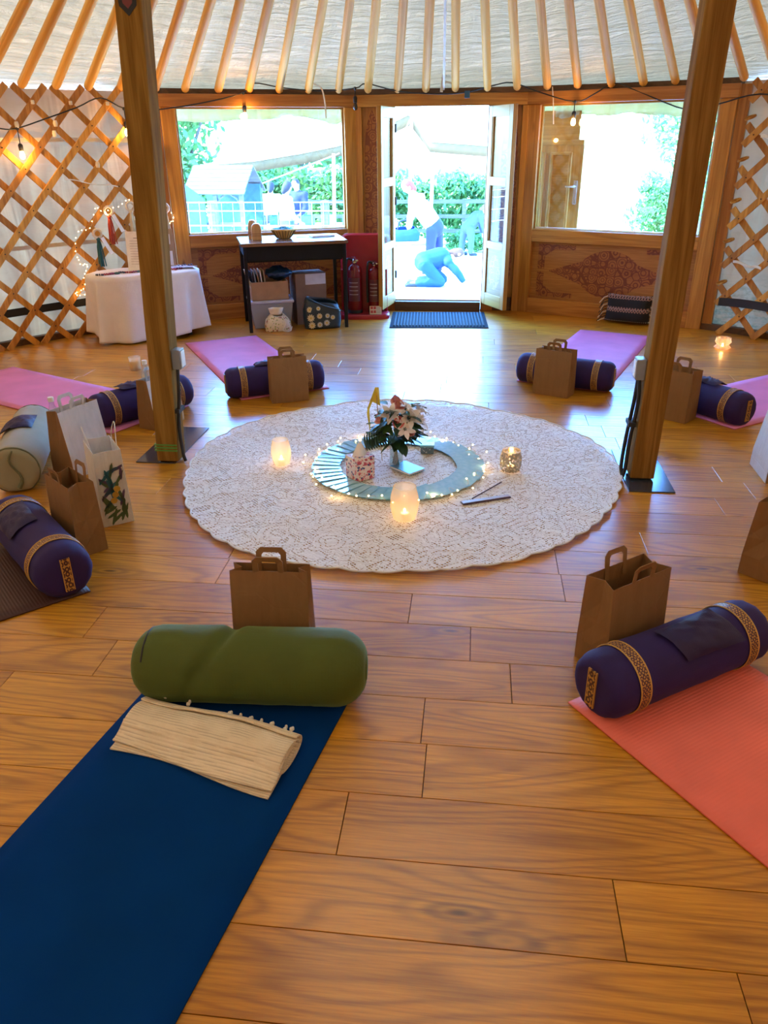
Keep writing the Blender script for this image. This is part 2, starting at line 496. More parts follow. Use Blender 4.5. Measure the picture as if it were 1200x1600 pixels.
pm.lathe([(0.012, 0.0), (0.025, 0.002), (0.033, 0.008)] + [(0.034, t / 12) for t in range(1, 13)], 10)
pole_me = pm.mesh('roof_pole', M_pole, 40)
for k in range(-49, 49):
    th = (k + 0.5) * 2 * PI / 98
    j1, j2 = hsh(k, 1.0) - .5, hsh(k, 2.0) - .5
    a = Vector((4.02 * sin(th + j1 * .008), 4.02 * cos(th + j1 * .008), 1.876))
    b = RC + Vector((1.08 * sin(th + j2 * .03), 1.08 * cos(th + j2 * .03), 3.435))
    d = b - a
    o = put('roof_pole', pole_me, ceiling, a)
    o.rotation_mode = 'QUATERNION'; o.rotation_quaternion = d.to_track_quat('Z', 'Y')
    o.scale = (0.95 + 0.1 * hsh(k, 3.0), 0.95 + 0.1 * hsh(k, 3.0), d.length)
# crown ring with spokes and a canvas cover
cr_ = MB()
cr_.loft([[RC + Vector((r * cos(2 * PI * k / 48), r * sin(2 * PI * k / 48), z)) for k in range(48)] for r, z in ((1.04, 3.36), (1.12, 3.36), (1.12, 3.50), (1.04, 3.50), (1.04, 3.36))], True, False)
cr_.build('crown_ring', M_pineX, ceiling, smooth=30)
for k in range(6):
    th = k * PI / 6
    MB().tube([RC + Vector((1.06 * cos(th) * s, 1.06 * sin(th) * s, 3.46 + 0.22 * (1 - s * s))) for s in (-1, -.6, -.2, .2, .6, 1)], 0.025, 8).build('crown_spoke', M_pole, ceiling, smooth=40)
dm = MB()
dm.grid(lambda u, v: RC + Vector((1.16 * sin(v * PI / 2) * cos(2 * PI * u), 1.16 * sin(v * PI / 2) * sin(2 * PI * u), 3.50 + 0.36 * cos(v * PI / 2))), 32, 8, True)
dm.build('crown_cover', M_crown, ceiling, smooth=180)
# rope stretched from the crown down to the wall over the door
def roof_under(th, t): return roof_pt(th, t, -0.06)
rope = MB()
ra, rb = Vector((0.15, 0.9, 3.33)), Vector((0.02, 4.0, 1.88))
pts = [ra.lerp(rb, t / 40) - Vector((0, 0, 0.05 * sin(PI * t / 40))) for t in range(41)]
rope.tube(pts, [0.008 + 0.004 * (k % 2) for k in range(41)], 6)
tag(rope.build('hanging_rope', M_tie, smooth=60), 'pale braided rope stretched under the roof down to above the door', 'rope')
kn = MB(); kn.ball((0.02, 3.985, 1.99), 0.02, 8, 5, (1, 1, 1.4)); kn.tube([(0.02, 3.98, 1.99), (0.01, 3.985, 1.93), (0.0, 3.985, 1.86)], [0.012, 0.016, 0.012], 6); kn.tube([(0.02, 3.98, 1.94), (0.07, 3.97, 1.93), (0.12, 3.965, 1.905)], 0.008, 6)
kn.build('rope_knot', M_tie, bpy.data.objects['hanging_rope'], smooth=60)

# ------------------------------------------------------------------ canvas walls with wooden lattice
def wall_arc(name, th0, th1, label):
    m = MB()
    n = int(abs(th1 - th0) * 110)
    def f(u, v):
        th = th0 + (th1 - th0) * u; z = -0.03 + 1.90 * v
        r = 4.135 + 0.018 * sin(th * 96 + 1.9 * sin(z * 2.2 + th * 9)) + 0.008 * sin(th * 41 + 2 * z) + 0.01 * wob(th * 6, z * 4)
        return Vector((r * sin(th), r * cos(th), z))
    m.grid(f, n, 10)
    return structure(m.build(name, M_wallc, smooth=180), label, 'wall')
TH0 = 0.583
wall_l = wall_arc('wall_left', -TH0, -PI, 'cream canvas wall left of the windows behind a wooden lattice')
wall_r = wall_arc('wall_right', TH0, PI, 'stained cream canvas wall right of the windows behind a wooden lattice')
def cyl(r, s, z, R0=4.02): th = s / R0; return Vector((r * sin(th), r * cos(th), z))
def slat(parent, s0, slope, r, smin, smax, join=None):
    """one bent slat: passes (s0, z=0), leaning by slope; clipped to smin..smax"""
    z0, z1 = 0.0, 1.885
    if slope > 0: za, zb = (smin - s0) / slope, (smax - s0) / slope
    else: za, zb = (smax - s0) / slope, (smin - s0) / slope
    z0, z1 = max(z0, za), min(z1, zb)
    if z1 - z0 < 0.12: return
    n = max(2, int((z1 - z0) / 0.17)); rings = []
    base = cyl(r, s0 + slope * z0, z0)
    for k in range(n + 1):
        z = z0 + (z1 - z0) * k / n; s = s0 + slope * z; th = s / 4.02
        T = Vector((cos(th), -sin(th), 0)); N = Vector((sin(th), cos(th), 0))
        along = (T * slope + Vector((0, 0, 1))).normalized(); side = along.cross(N).normalized()
        p = cyl(r, s, z) - base
        rings.append([p + side * a * 0.0245 + N * b * 0.0075 for a, b in ((-1, -1), (1, -1), (1, 1), (-1, 1))])
    if join is not None:
        join.loft([[p + base for p in q] for q in rings]); return
    MB().loft(rings).build('slat', M_slat, parent, base, bev=0.003)
for wl, sgn in ((wall_l, -1), (wall_r, 1)):
    if sgn < 0:
        smin, smax, s_ref = -5.4, -2.53, -2.993
    else:
        smin, smax, s_ref = 2.53, 4.9, 2.60
    dS, z_ref, slope = 0.288, (1.615 if sgn < 0 else 1.50), 0.97
    for k in range(-14, 14):
        slat(wl, s_ref + k * dS - slope * z_ref, slope, 3.985, smin, smax)
        slat(wl, s_ref + k * dS + slope * z_ref, -slope, 4.003, smin, smax)
    rear = MB()      # the lattice goes on all round behind the photographer
    ra_, rb_ = (-12.6, -5.42) if sgn < 0 else (4.92, 12.6)
    for k in range(-45, 45):
        slat(wl, s_ref + k * dS - slope * z_ref, slope, 3.985, ra_, rb_, rear)
        slat(wl, s_ref + k * dS + slope * z_ref, -slope, 4.003, ra_, rb_, rear)
    tag(rear.build('lattice_slats', M_slat, wl), kind='stuff')
    bolts = MB()
    for k in range(-12, 12):
        for j in range(-12, 4):
            s, z = s_ref + k * dS + (j % 2) * dS / 2, z_ref + j * 0.1485
            if smin < s < smax and 0.03 < z < 1.86:
                p = cyl(3.976, s, z); bolts.ball(p, 0.006, 6, 4)
    tag(bolts.build('lattice_knot', M_rubber, wl), kind='stuff')
# black strap and white straps behind the lattice, black strap stub on the right
def strap(parent, s0, s1, z0, z1, h, mat, r=4.085, name='strap'):
    m = MB()
    def f(u, v):
        p = cyl(r, s0 + (s1 - s0) * u, z0 + (z1 - z0) * u + (v - .5) * h + 0.006 * sin(u * 9)); return p
    m.grid(f, 24, 1); return m.build(name, mat, parent, solid=0.004)
strap(wall_l, -5.3, -2.55, 0.275, 0.262, 0.062, M_rubber)
strap(wall_l, -5.3, -2.55, 0.77, 0.735, 0.03, M_tie)
strap(wall_l, -5.3, -2.55, 1.56, 1.5, 0.028, M_tie)
strap(wall_l, -3.28, -2.86, 1.235, 1.165, 0.009, M_tie, 3.97, 'cotton_cord')
strap(wall_r, 2.62, 2.85, 0.585, 0.55, 0.02, M_tie, 3.965, 'cotton_tie')
strap(wall_r, 2.66, 2.8, 1.49, 1.47, 0.022, M_tie, 3.965, 'cotton_tie')
strap(wall_r, 2.56, 3.6, 0.262, 0.275, 0.065, M_rubber, 3.968)
# dark sill and skirting at the foot of the walls
for nm, a, b, par in (('baseboard_left', -TH0, -2.2, -1), ('baseboard_right', TH0, 2.2, 1)):
    m = MB(); m.loft([[Vector((r * sin(a + (b - a) * k / 40), r * cos(a + (b - a) * k / 40), z)) for r, z in ((4.06, 0), (4.06, .05), (4.12, .05), (4.12, 0))] for k in range(41)])
    structure(m.build(nm, M_darkwood), 'dark board along the foot of the canvas wall', 'baseboard')
# cotton ties at the lattice heads where the poles sit
tm = MB()
for k in range(-19, -12):
    s = -2.993 + (k + 13) * 0.288 - 0.144 * 0
    for q in range(2):
        p = cyl(3.965, s + 0.144, 1.765 + 0.012 * q)
        tm.ball(p, 0.016, 7, 4, (1, .6, .7))
for s, z in ((-3.28, 1.63), (-3.3, 1.56), (-3.0, 1.335), (-3.575, 1.62)):
    p = cyl(3.968, s, z); tm.ball(p, 0.028, 7, 4, (.7, .4, 1.1))
tag(tm.build('cotton_ties', M_tie, wall_l, smooth=60), kind='stuff')

# ------------------------------------------------------------------ timber front: two window units and the door unit
def window_unit(name, A, B, label, flip):
    A, B = Vector((*A, 0)), Vector((*B, 0)); d = B - A; L = d.length; rz = math.atan2(d.y, d.x)
    # local x runs from A to B, local +y points out of the yurt
    t = MB()
    w0, w1, zb, zt = 0.12, L - 0.12, 0.75, 1.755
    if flip: w0, w1 = 0.12, L - 0.12
    t.b2((0, -.035, 0), (w0, .035, 1.755))
    root = structure(t.build(name, M_pineZ, None, A, (0, 0, rz), bev=0.004), label, 'window')
    MB().b2((w1, -.035, 0), (L, .035, 1.755)).build('stile', M_pineZ, root, bev=0.004)
    MB().b2((-.01, -.05, 1.756), (L + .01, .05, 1.852)).build('lintel', M_pineX, root, bev=0.004)
    MB().b2((w0, -.035, 0.64), (w1, .035, 0.748)).build('sill', M_pineX, root, bev=0.005)
    MB().b2((w0, -.035, 0), (w1, .035, 0.135)).build('bottom_rail', M_pineX, root, bev=0.005)
    pc = (w0 + w1) / 2
    MB().b2((-(w1 - w0) / 2, -.008, -.255), ((w1 - w0) / 2, .012, .255)).build('carved_panel', M_carvW, root, (pc, 0.015, 0.388))
    # thin pale glazing beads and the pane
    for a, b in (((w0, .0, zb), (w0 + .014, .03, zt)), ((w1 - .014, .0, zb), (w1, .03, zt)), ((w0 + .014, .0, zt - .014), (w1 - .014, .03, zt)), ((w0 + .014, .0, zb), (w1 - .014, .03, zb + .014))):
        MB().b2(a, b).build('glazing_bead', M_white if b[2] < 1 else M_paleX, root)
    MB().b2((w0 + .014, .012, zb + .014), (w1 - .014, .018, zt - .014)).build('pane', M_pane, root)
    return root, L, rz
win_r, WL, rzr = window_unit('window_1', (0.758, 4.077), (2.294, 3.360), 'large pane in pine frame over carved panel, right of the door', False)
win_l, WL2, rzl = window_unit('window_2', (-2.294, 3.360), (-0.758, 4.077), 'large pane in pine frame over carved panel, left of the door', True)
# end posts, tied to the lattice with cord loops
for sg, wn in ((1, win_r), (-1, win_l)):
    x0 = WL + 0.004 if sg > 0 else -0.084
    MB().b2((x0, .0, 0), (x0 + .08, .06, 1.85)).build('end_post', M_pineZ, wn, bev=0.004)
    for z in (0.4, 0.73, 1.03, 1.33, 1.62):
        m = MB(); xx = WL + .11 if sg > 0 else -.11
        m.tube([Vector((xx + .035 * cos(a) * sg, -.012 + .02 * sin(a), z + .008 * sin(a) + .012 * cos(a))) for a in [2 * PI * k / 12 for k in range(13)]], 0.009, 6)
        m.build('cord_loop', M_slat, wn, smooth=60)
dl = thing('door_1', 'pine doorway with two inward glazed leaves standing open', 'door'); structure(dl)
MB().b2((-.758, 4.03, 1.756), (.758, 4.13, 1.852)).build('lintel', M_pineX, dl, bev=0.004)
for sg in (-1, 1):
    MB().b2((sg * .757, 4.035, 0), (sg * .705, 4.115, 1.755)).build('stile', M_pineZ, dl, bev=0.004)
    MB().b2((sg * .525, 4.035, 0), (sg * .412, 4.13, 1.755)).build('jamb', M_pineZ, dl, bev=0.004)
    MB().b2((-.089, -.01, -.815), (.089, .012, .815)).build('carved_panel', M_carvT, dl, (sg * .615, 4.075, .94))
    MB().b2((sg * .70, 4.05, .0), (sg * .525, 4.10, .125)).build('plinth', M_darkwood, dl, bev=0.004)
for sg in (-1, 1):
    MB().b2((sg * .412, 4.10, 0), (sg * .80, 4.125, 1.76)).build('backing_board', M_darkwood, dl)
    MB().b2((-.04, -.03, 0), (.04, .05, 1.76)).build('corner_post', M_pineZ, dl, (sg * .775, 4.105, 0), (0, 0, -sg * .22))
MB().b2((-.41, 3.985, 0), (.41, 4.05, .088)).build('threshold', M_darkwood, dl, bev=0.004)
MB().b2((-.41, 4.05, 0), (.41, 4.18, .098)).build('threshold_board', M_pineX, dl, bev=0.004)
def leaf(hinge, end, name):
    h, e = Vector((*hinge, 0)), Vector((*end, 0)); d = e - h; rz = math.atan2(d.y, d.x); W = 0.415; th = .02
    f = MB()
    f.b2((0, -th, .075), (.062, th, 1.752)); f.b2((W - .062, -th, .075), (W, th, 1.752))
    o = f.build(name, M_paleZ, dl, h, (0, 0, rz), bev=0.003)
    for a, b in ((.075, .185), (.585, .65), (1.12, 1.19), (1.665, 1.752)):
        MB().b2((.062, -th, a), (W - .062, th, b)).build('rail', M_paleX, o, bev=0.003)
    MB().b2((-(W - .124) / 2, -.009, -.2), ((W - .124) / 2, .009, .2)).build('carved_panel', M_carvD, o, (W / 2, 0, .385))
    for a, b in ((.65, 1.12), (1.19, 1.665)):
        MB().b2((.062, -.003, a), (W - .062, .003, b)).build('pane', M_pane, o)
        for q in (-1, 1):
            MB().b2((.062, q * .006, a), (.07, q * .016, b)).build('glazing_bead', M_paleZ, o)
            MB().b2((W - .07, q * .006, a), (W - .062, q * .016, b)).build('glazing_bead', M_paleZ, o)
    for z in (.3, .95, 1.55):
        MB().tube([(0, 0, z), (0, 0, z + .07)], .012, 8).build('hinge', M_rubber, o, (-.006, .02, 0))
    return o
leaf((-.425, 4.035), (-.50, 3.64), 'door_leaf')
leaf((.435, 4.035), (.63, 3.67), 'door_leaf')
# dark timber ring above the lintels that carries the pole feet
m = MB(); a0 = 0.60
m.loft([[Vector((r * sin(-a0 + 2 * a0 * k / 30), r * cos(-a0 + 2 * a0 * k / 30), z)) for r, z in ((4.06, 1.85), (4.06, 1.895), (4.16, 1.895), (4.16, 1.85))] for k in range(31)])
structure(m.build('trim_1', M_darkwood, bev=.003), 'dark timber ring above the windows under the pole ends', 'trim')
# ragged canvas eave hanging outside over the windows
def valance(a, b, label, seed):
    a, b = Vector((*a, 0)), Vector((*b, 0)); d = b - a; nrm = Vector((d.y, -d.x, 0)).normalized() * -1
    m = MB()
    def f(u, v):
        p = a + d * u
        drop = 0.085 + 0.035 * wob(u * 5 + seed, 2.0) + 0.03 * (hsh(int(u * 17), seed) - .5)
        off = 0.05 + 0.02 * sin(u * 31 + seed) * v
        return p + nrm * off + Vector((0, 0, 1.83 - v * (drop + .08)))
    m.grid(f, 50, 5)
    return m
M_eave = fabric_translucent('eave_canvas', (0.62, 0.56, 0.36), (0.8, 0.72, 0.42), 0.4, 'wall')
for a, b, s, lb in (((-2.36, 3.53), (-.74, 4.24), 1.0, 'left'), ((.74, 4.24), (2.36, 3.53), 5.0, 'right')):
    structure(valance(a, b, lb, s).build('trim_2' if s < 2 else 'trim_3', M_eave, smooth=180, solid=.004), 'ragged cream canvas edge hanging outside the %s window' % lb, 'canvas edge')
# ------------------------------------------------------------------ the two posts
M_green = plain('green_tape', (0.10, 0.30, 0.05), 0.5)
M_orn = plain('painted_red_ornament', (0.16, 0.02, 0.02), 0.5)
def post(base, top, label, side, plate):
    t = thing('wooden_post', label, 'post', (base[0], base[1], 0))
    d = Vector((top[0] - base[0], top[1] - base[1], 3.36)); hw = .056
    sh = MB(); sh.loft([[Vector((d.x * k, d.y * k, 3.36 * k)) + Vector((sx * hw, sy * hw, 0)) for sx, sy in ((-1, -1), (1, -1), (1, 1), (-1, 1))] for k in (0.004, .33, .66, 1)])
    sh.build('shaft', M_post, t, bev=.006)
    MB().b2((plate[0] - base[0], plate[1] - base[1], .0), (plate[2] - base[0], plate[3] - base[1], .006)).build('base_plate', M_steel, t, bev=.001)
    # socket box on the inner side with cables running down to the foot
    k = .535 / 3.36; bx = d.x * k + side * (hw + .022)
    b = MB(); b.b2((bx - .022, -.04, .49), (bx + .022, .03, .585)); box = b.build('socket_box', M_grey, t, bev=.004)
    MB().b2((bx + side * .0225 - .002, -.03, .50), (bx + side * .0225 + .004, .02, .575)).build('socket_plate', M_white, box, bev=.002)
    for q in range(2 if side < 0 else 1):
        pts = smoothpath([(bx, -.03 + q * .03, .49), (bx - side * .006 + q * side * .012, -.035 + .03 * q, .38), (side * (hw + .02 + .012 * q), -.03 + .03 * q, .2), (side * (hw + .024 + q * .014), -.035 + .03 * q, .06), (side * (hw + .03), -.03, .012)], 5)
        MB().tube(pts, .009, 8).build('cable', M_rubber, t, smooth=60)
    MB().b2((side * (hw + .004), -.05, .27), (side * (hw + .038), .03, .29)).build('cable_clip', M_rubber, t)
    return t, d
pl, dL = post((-1.173, .008), (-1.0, .008), 'pine post on dark plate left of the lace cloth, green tape near its foot', 1, (-1.345, -.045, -1.135, .50))
pr_, dR = post((1.186, -.005), (1.245, -.005), 'pine post on dark plate right of the lace cloth, black cables down its side', -1, (1.105, -.19, 1.315, .35))
for z in (.07, .085, .1):
    MB().b2((-.059, -.059, z), (.059, .059, z + .007)).build('tape_band', M_green, pl)
for z0, sc_, mt in ((1.945, 1.0, M_rubber), (1.965, .55, M_orn)):
    x0 = dL.x * 2.0 / 3.36
    MB().poly([(x0 + sx * sc_, -.0575 - (.0008 if sc_ < 1 else 0), 2.0 + sz * sc_) for sx, sz in ((0, -.055), (.02, -.035), (.036, -.02), (.045, .05), (0, .12), (-.045, .05), (-.036, -.02), (-.02, -.035))], .0012, (0, -1, 0)).build('painted_ornament', mt, pl)

# ------------------------------------------------------------------ round lace cloth and what stands on it
def lace():
    g = G('lace_cloth', 0.85); x, y, z = g.xyz()
    n = g.noise(g.vec(x, y, 0.0), 7.0, 2, 0.5, 1.5)
    v1 = g.vor(g.vec(x + n * .10, y + n * .10, 0.0), 7.5)
    petals = ((v1 * 30.0).sin()).gt(0.8)
    rib = ((n * 50.0).sin()).gt(0.9)
    net = ((x * 330.0).sin() * (y * 330.0).sin()).gt(0.1)
    hole = petals.max(rib) * net
    vein = g.noise(g.vec(x * 1.0, y * 1.0, 2.0), 16.0, 3, 0.6, 2.0)
    vl = ((vein * 40.0).sin()).gt(0.93)
    col = g.mix(petals.max(rib) * 0.2, (0.80, 0.74, 0.66), (0.60, 0.52, 0.43))
    col = g.mix(vl * 0.2, col, (0.45, 0.38, 0.30))
    g.set('Base Color', col)
    wr = g.noise(g.vec(x, y, 0.0), 10.0, 4, 0.6, 1.0)
    g.bump(wr * 1.0 - petals * 0.06 + vl * .05, 0.8, 0.02)
    tr = g.n('ShaderNodeBsdfTransparent')
    g.surf(g.mixshader(hole * 0.75, g.b.outputs[0], tr.outputs[0]))
    return g.m
M_lace = lace()
M_hem = cloth('lace_hem', (0.72, 0.68, 0.6), fold=.002)
def lace_r(th): return 1.065 + .012 * sin(3 * th + 1) + .010 * sin(5 * th) + .013 * abs(sin(th * 26)) 
def lace_z(r, th):
    x, y = r * cos(th), r * sin(th)
    e = max(0, (r - .55) / .5)
    return .006 + (.004 + .006 * e) * (1 + wob(x * 3, y * 3)) * .5 + .005 * e * (1 + sin(th * 26 + 1.2)) * .5 + .010 * max(0, wob(x * 1.4 + 4, y * 4.5)) ** 2 * e
lc = MB()
lc.grid(lambda u, v: Vector((lace_r(u * 2 * PI) * (0.02 + .98 * v) * cos(u * 2 * PI), lace_r(u * 2 * PI) * (0.02 + .98 * v) * sin(u * 2 * PI), lace_z(lace_r(u * 2 * PI) * (0.02 + .98 * v), u * 2 * PI))), 416, 46, True)
cl = thing('lace_tablecloth', 'large round cream lace cloth spread on the floor between the posts', 'lace cloth', (.012, .012, 0))
lc.build('lace', M_lace, cl, smooth=180)
MB().tube([(lace_r(a) * cos(a), lace_r(a) * sin(a), lace_z(1.07, a) + .001) for a in [2 * PI * k / 416 for k in range(417)]], .0042, 5, False).build('scalloped_hem', M_hem, cl, smooth=60)
LZ = .012

# ring of fanned cards
g = G('card_back', 0.12, (0.42, 0.60, 0.70)); x, y, z = g.xyz()
g.set('Base Color', g.ramp(g.noise(g.vec(x, y, z), 30, 3), [(.3, (.22, .48, .62)), (.7, (.34, .60, .72))])); g.set('Specular IOR Level', .7)
M_card = g.m
cm = MB(); cm.box((0, 0, 0), (.138, .088, .0008)); card_me = cm.mesh('card', M_card)
NC = 46
for k in range(NC):
    th = 2 * PI * k / NC + .02 * (hsh(k, 5) - .5)
    rr = .36 + .008 * (hsh(k, 6) - .5)
    o = put('card', card_me, None, (.008 + rr * cos(th), rr * sin(th), LZ + .0085 + .0012 * hsh(k, 9)))
    o.rotation_euler = Euler((.085, 0, th + .10 * (hsh(k, 7) - .5) + (.25 if k % 17 == 4 else 0)))
    tag(o, 'pale blue glossy card lying in the fanned ring on the lace', 'card', 'fanned cards in a ring')
# fairy lights wound round the ring
M_wire = plain('copper_wire', (0.5, 0.42, 0.3), 0.4)
def emit(name, col, st):
    g = G(name, .4, col); g.b.inputs['Emission Color'].default_value = (*col, 1); g.b.inputs['Emission Strength'].default_value = st; return g.m
M_fairy = emit('fairy_bulb', (1.0, .66, .28), 1.6)
M_bulb = emit('festoon_bulb_lit', (1.0, .66, .25), 3.0)
M_flame = emit('candle_flame', (1.0, .55, .16), 3.0)
fl = thing('fairy_light_string', 'warm fairy light wire looped around the ring of cards', 'fairy lights', (0, 0, LZ))
fp = []
for k in range(150):
    th = 2 * PI * k / 150
    fp.append(Vector(((.438 + .035 * sin(k * .9) + .012 * sin(k * 2.3)) * cos(th), (.438 + .035 * sin(k * .9) + .012 * sin(k * 2.3)) * sin(th), .006 + .010 * (1 + sin(k * 1.7)))))
MB().tube(fp, .0009, 4, False).build('wire', M_wire, fl, smooth=60)
bl = MB().ball((0, 0, 0), .0042, 6, 5).mesh('bulb', M_fairy)
for k in range(0, 150, 3): put('bulb', bl, fl, fp[k] + Vector((0, 0, .003)))
for k in range(0, 150, 25):
    L = bpy.data.lights.new('fairy_glow', 'POINT'); L.energy = .008; L.color = (1, .6, .25); L.shadow_soft_size = .01
    put('fairy_glow', L, fl, fp[k] + Vector((0, 0, .015)))

# vase and bouquet
v = thing('glass_vase', 'clear glass vase of water in the middle of the lace cloth', 'vase', (0, 0, LZ))
MB().lathe([(.0, .0), (.037, .0), (.040, .004), (.036, .05), (.035, .09), (.042, .135), (.039, .135), (.032, .09), (.033, .05), (.034, .008), (0, .008)], 24, cap=False).build('glass', M_jar, v, smooth=50)
MB().lathe([(.0, .009), (.032, .009), (.031, .05), (.030, .085), (0, .085)], 20, cap=False).build('water', glass('vase_water', (.80, .95, .88), .1), v, smooth=50)
bq = thing('flower_bouquet', 'pink roses and white lilies with dark green leaves in the glass vase', 'bouquet', (0, 0, LZ))
M_stem = plain('stem_green', (0.05, 0.14, 0.03), .5)
M_leafd = plain('dark_leaf', (0.018, 0.06, 0.022), .45)
M_leafm = plain('mid_leaf', (0.05, 0.13, 0.03), .45)
M_rose = plain('pink_rose', (0.74, 0.34, 0.30), .6)
M_roseR = plain('coral_rose', (0.66, 0.15, 0.13), .6)
M_lily = plain('white_lily', (0.80, 0.74, 0.70), .5)
for k in range(16):
    a = 2 * PI * k / 16; r0 = .022 * hsh(k, 1.1); r1 = .05 + .05 * hsh(k, 2.2)
    MB().tube(smoothpath([(r0 * cos(a + 2.4), r0 * sin(a + 2.4), .012), (.008 * cos(a), .008 * sin(a), .12), (r1 * cos(a), r1 * sin(a), .24 + .04 * hsh(k, 3.3))], 4), .0032, 6).build('stem', M_stem, bq, smooth=60)
def leafmesh(w, l, bend, name='leaf'):
    m = MB(); n = 6
    m.grid(lambda u, vv: Vector(((u - .5) * 2 * w * (sin(PI * (vv * .94 + .03)) ** .8), vv * l, bend * vv * vv * -l + .25 * w * abs(u - .5) * 2)), 2, n)
    return m
lm1 = leafmesh(.022, .085, .35).mesh('leaf', M_leafd, 180); lm2 = leafmesh(.016, .075, .2).mesh('leaf', M_leafm, 180); lm3 = leafmesh(.007, .075, .6).mesh('leaf', M_leafd, 180)
for k in range(120):
    a = hsh(k, 11) * 2 * PI; zz = .13 + .17 * hsh(k, 12); r = .015 + .065 * hsh(k, 13)
    o = put('leaf', (lm1, lm2, lm1, lm3)[k % 4], bq, (r * cos(a), r * sin(a), zz))
    o.rotation_euler = Euler((.9 * (hsh(k, 14) - .25), .8 * (hsh(k, 15) - .5), a - PI / 2), 'XYZ')
for k in range(9):     # drooping fern frond on the left
    o = put('frond_leaf', lm3, bq, (-.06 - .012 * k, .0, .20 - .0045 * k)); o.rotation_euler = (-.9, .3, PI / 2 + 1.1)
    o = put('frond_leaf', lm3, bq, (-.06 - .012 * k, -.01, .195 - .0045 * k)); o.rotation_euler = (-1.3, .2, PI - .5)
def rose(c, r, mat):
    m = MB()
    for ring, (n, tilt, s) in enumerate(((3, .15, .55), (5, .45, .8), (6, .85, 1.0))):
        for k in range(n):
            a = 2 * PI * k / n + ring * .6
            def f(u, vv, a=a, tilt=tilt, s=s):
                w_ = (u - .5) * 1.5; rad = r * s * (.35 + .65 * sin(vv * PI * .55) * (tilt * .6 + .55)); h = r * (.2 + 1.25 * vv * (1.15 - .35 * ring)) - .25 * r * ring * vv * vv
                return Vector((rad * cos(a + w_), rad * sin(a + w_), h))
            m.grid(f, 4, 4)
    m.ball((0, 0, .35 * r), .45 * r, 8, 5)
    return m
for c, r, mt in (((.015, -.02, .315), .030, M_rose), ((.02, -.075, .255), .030, M_roseR), ((-.075, -.045, .245), .026, M_rose), ((-.005, .03, .325), .026, M_rose), ((.075, -.05, .19), .02, M_rose)):
    o = rose(c, r, mt).build('rose', mt, bq, c, ((hsh(c[0], 4) - .3) * .9 + .45, (hsh(c[1], 4) - .5) * .6, 0), smooth=180)
def lily():
    m = MB()
    for k in range(6):
        a = 2 * PI * k / 6
        def f(u, vv, a=a):
            wd = .015 * sin(PI * (vv * .92 + .05)) * (u - .5) * 2; rr = .008 + .055 * vv ** 1.3; h = .045 * vv - .03 * vv ** 3
            return Vector((rr * cos(a) - wd * sin(a), rr * sin(a) + wd * cos(a), h + .004 * abs(u - .5)))
        m.grid(f, 2, 6)
    for k in range(5):
        a = 2 * PI * k / 5; m.tube([(0, 0, .005), (.012 * cos(a), .012 * sin(a), .045)], .0012, 4)
    return m
lily_me = lily().mesh('lily', M_lily, 180)
for c, e, s in (((.065, -.045, .27), (.8, .5, 0), 1.05), ((.10, -.02, .245), (.5, .9, .4), 1.1), ((-.02, -.065, .29), (.9, -.2, .3), .9), ((.05, -.08, .225), (1.2, .3, .1), .85), ((.11, .0, .285), (.2, .7, 1), .9), ((.045, -.03, .315), (.4, .2, 1), .7)):
    put('lily', lily_me, bq, c, e, (s, s, s))
M_yel = plain('yellow_card', (0.80, 0.55, 0.02), .5)
g = G('yellow_sheet', .5); x, y, z = g.xyz(); g.set('Base Color', g.ramp(g.noise(g.vec(x, y, z), 18, 2), [(.35, (.85, .62, .03)), (.7, (.80, .72, .12))])); M_yel = g.m
pn = thing('yellow_pennant', 'folded yellow paper pennant stuck behind the bouquet leaves', 'pennant', (-.115, .01, LZ))
MB().add([(-.026, 0, .300), (.012, .004, .400), (.026, .03, .392), (.032, .03, .30), (-.004, .012, .325), (-.03, -.004, .27), (-.012, -.012, .15), (-.018, -.002, .29)], [(0, 1, 4), (1, 2, 3), (1, 3, 4), (0, 4, 5), (5, 7, 6), (5, 4, 7)]).build('paper', M_yel, pn, solid=.0015)
MB().tube([(.045, -.02, .03), (.02, .02, .28), (.014, .012, .39)], .002, 5).build('stick', M_paleply, pn)

# tissue box
def floral(name, paper, cols, scale):
    g = G(name, .45); x, y, z = g.xyz()
    n = g.noise(g.vec(x, y, z), scale * .5, 3, .6, .8)
    c = paper
    for i, (cc, th) in enumerate(cols):
        d = g.vor(g.vec(x + 3.1 * i + n * .05, y - 1.7 * i + n * .05, z + 2.3 * i), scale * (1 + .3 * i))
        c = g.mix((d + n * .25).lt(th), c, cc)
    g.set('Base Color', c); return g.m
M_tbox = floral('floral_tissue_carton', (0.70, 0.62, 0.60), [((0.45, 0.05, 0.09), .52), ((0.03, 0.06, 0.20), .44), ((0.62, 0.20, 0.24), .42)], 38)
rzt = math.atan2(-.157 + .228, -.082 + .169)
tb = thing('tissue_box', 'floral printed tissue box with a tissue standing out of its top', 'tissue box', (-.159, -.160, LZ), rzt)
MB().b2((-.055, -.044, 0), (.055, .044, .115)).build('carton', M_tbox, tb, bev=.002)
MB().b2((-.054, -.043, .1152), (.054, .043, .1162)).build('lid', M_tbox, tb)
tt = MB(); tt.grid(lambda u, vv: Vector(((.032 * (1 - vv) ** .8 + .004) * cos(2 * PI * u) * (1 + .25 * sin(6 * PI * u)), (.016 * (1 - vv) + .003) * sin(2 * PI * u) * (1 + .2 * cos(8 * PI * u)), .116 + .062 * vv + .006 * sin(10 * PI * u) * vv)), 24, 6, True)
tt.build('tissue', M_paper, tb, smooth=120)

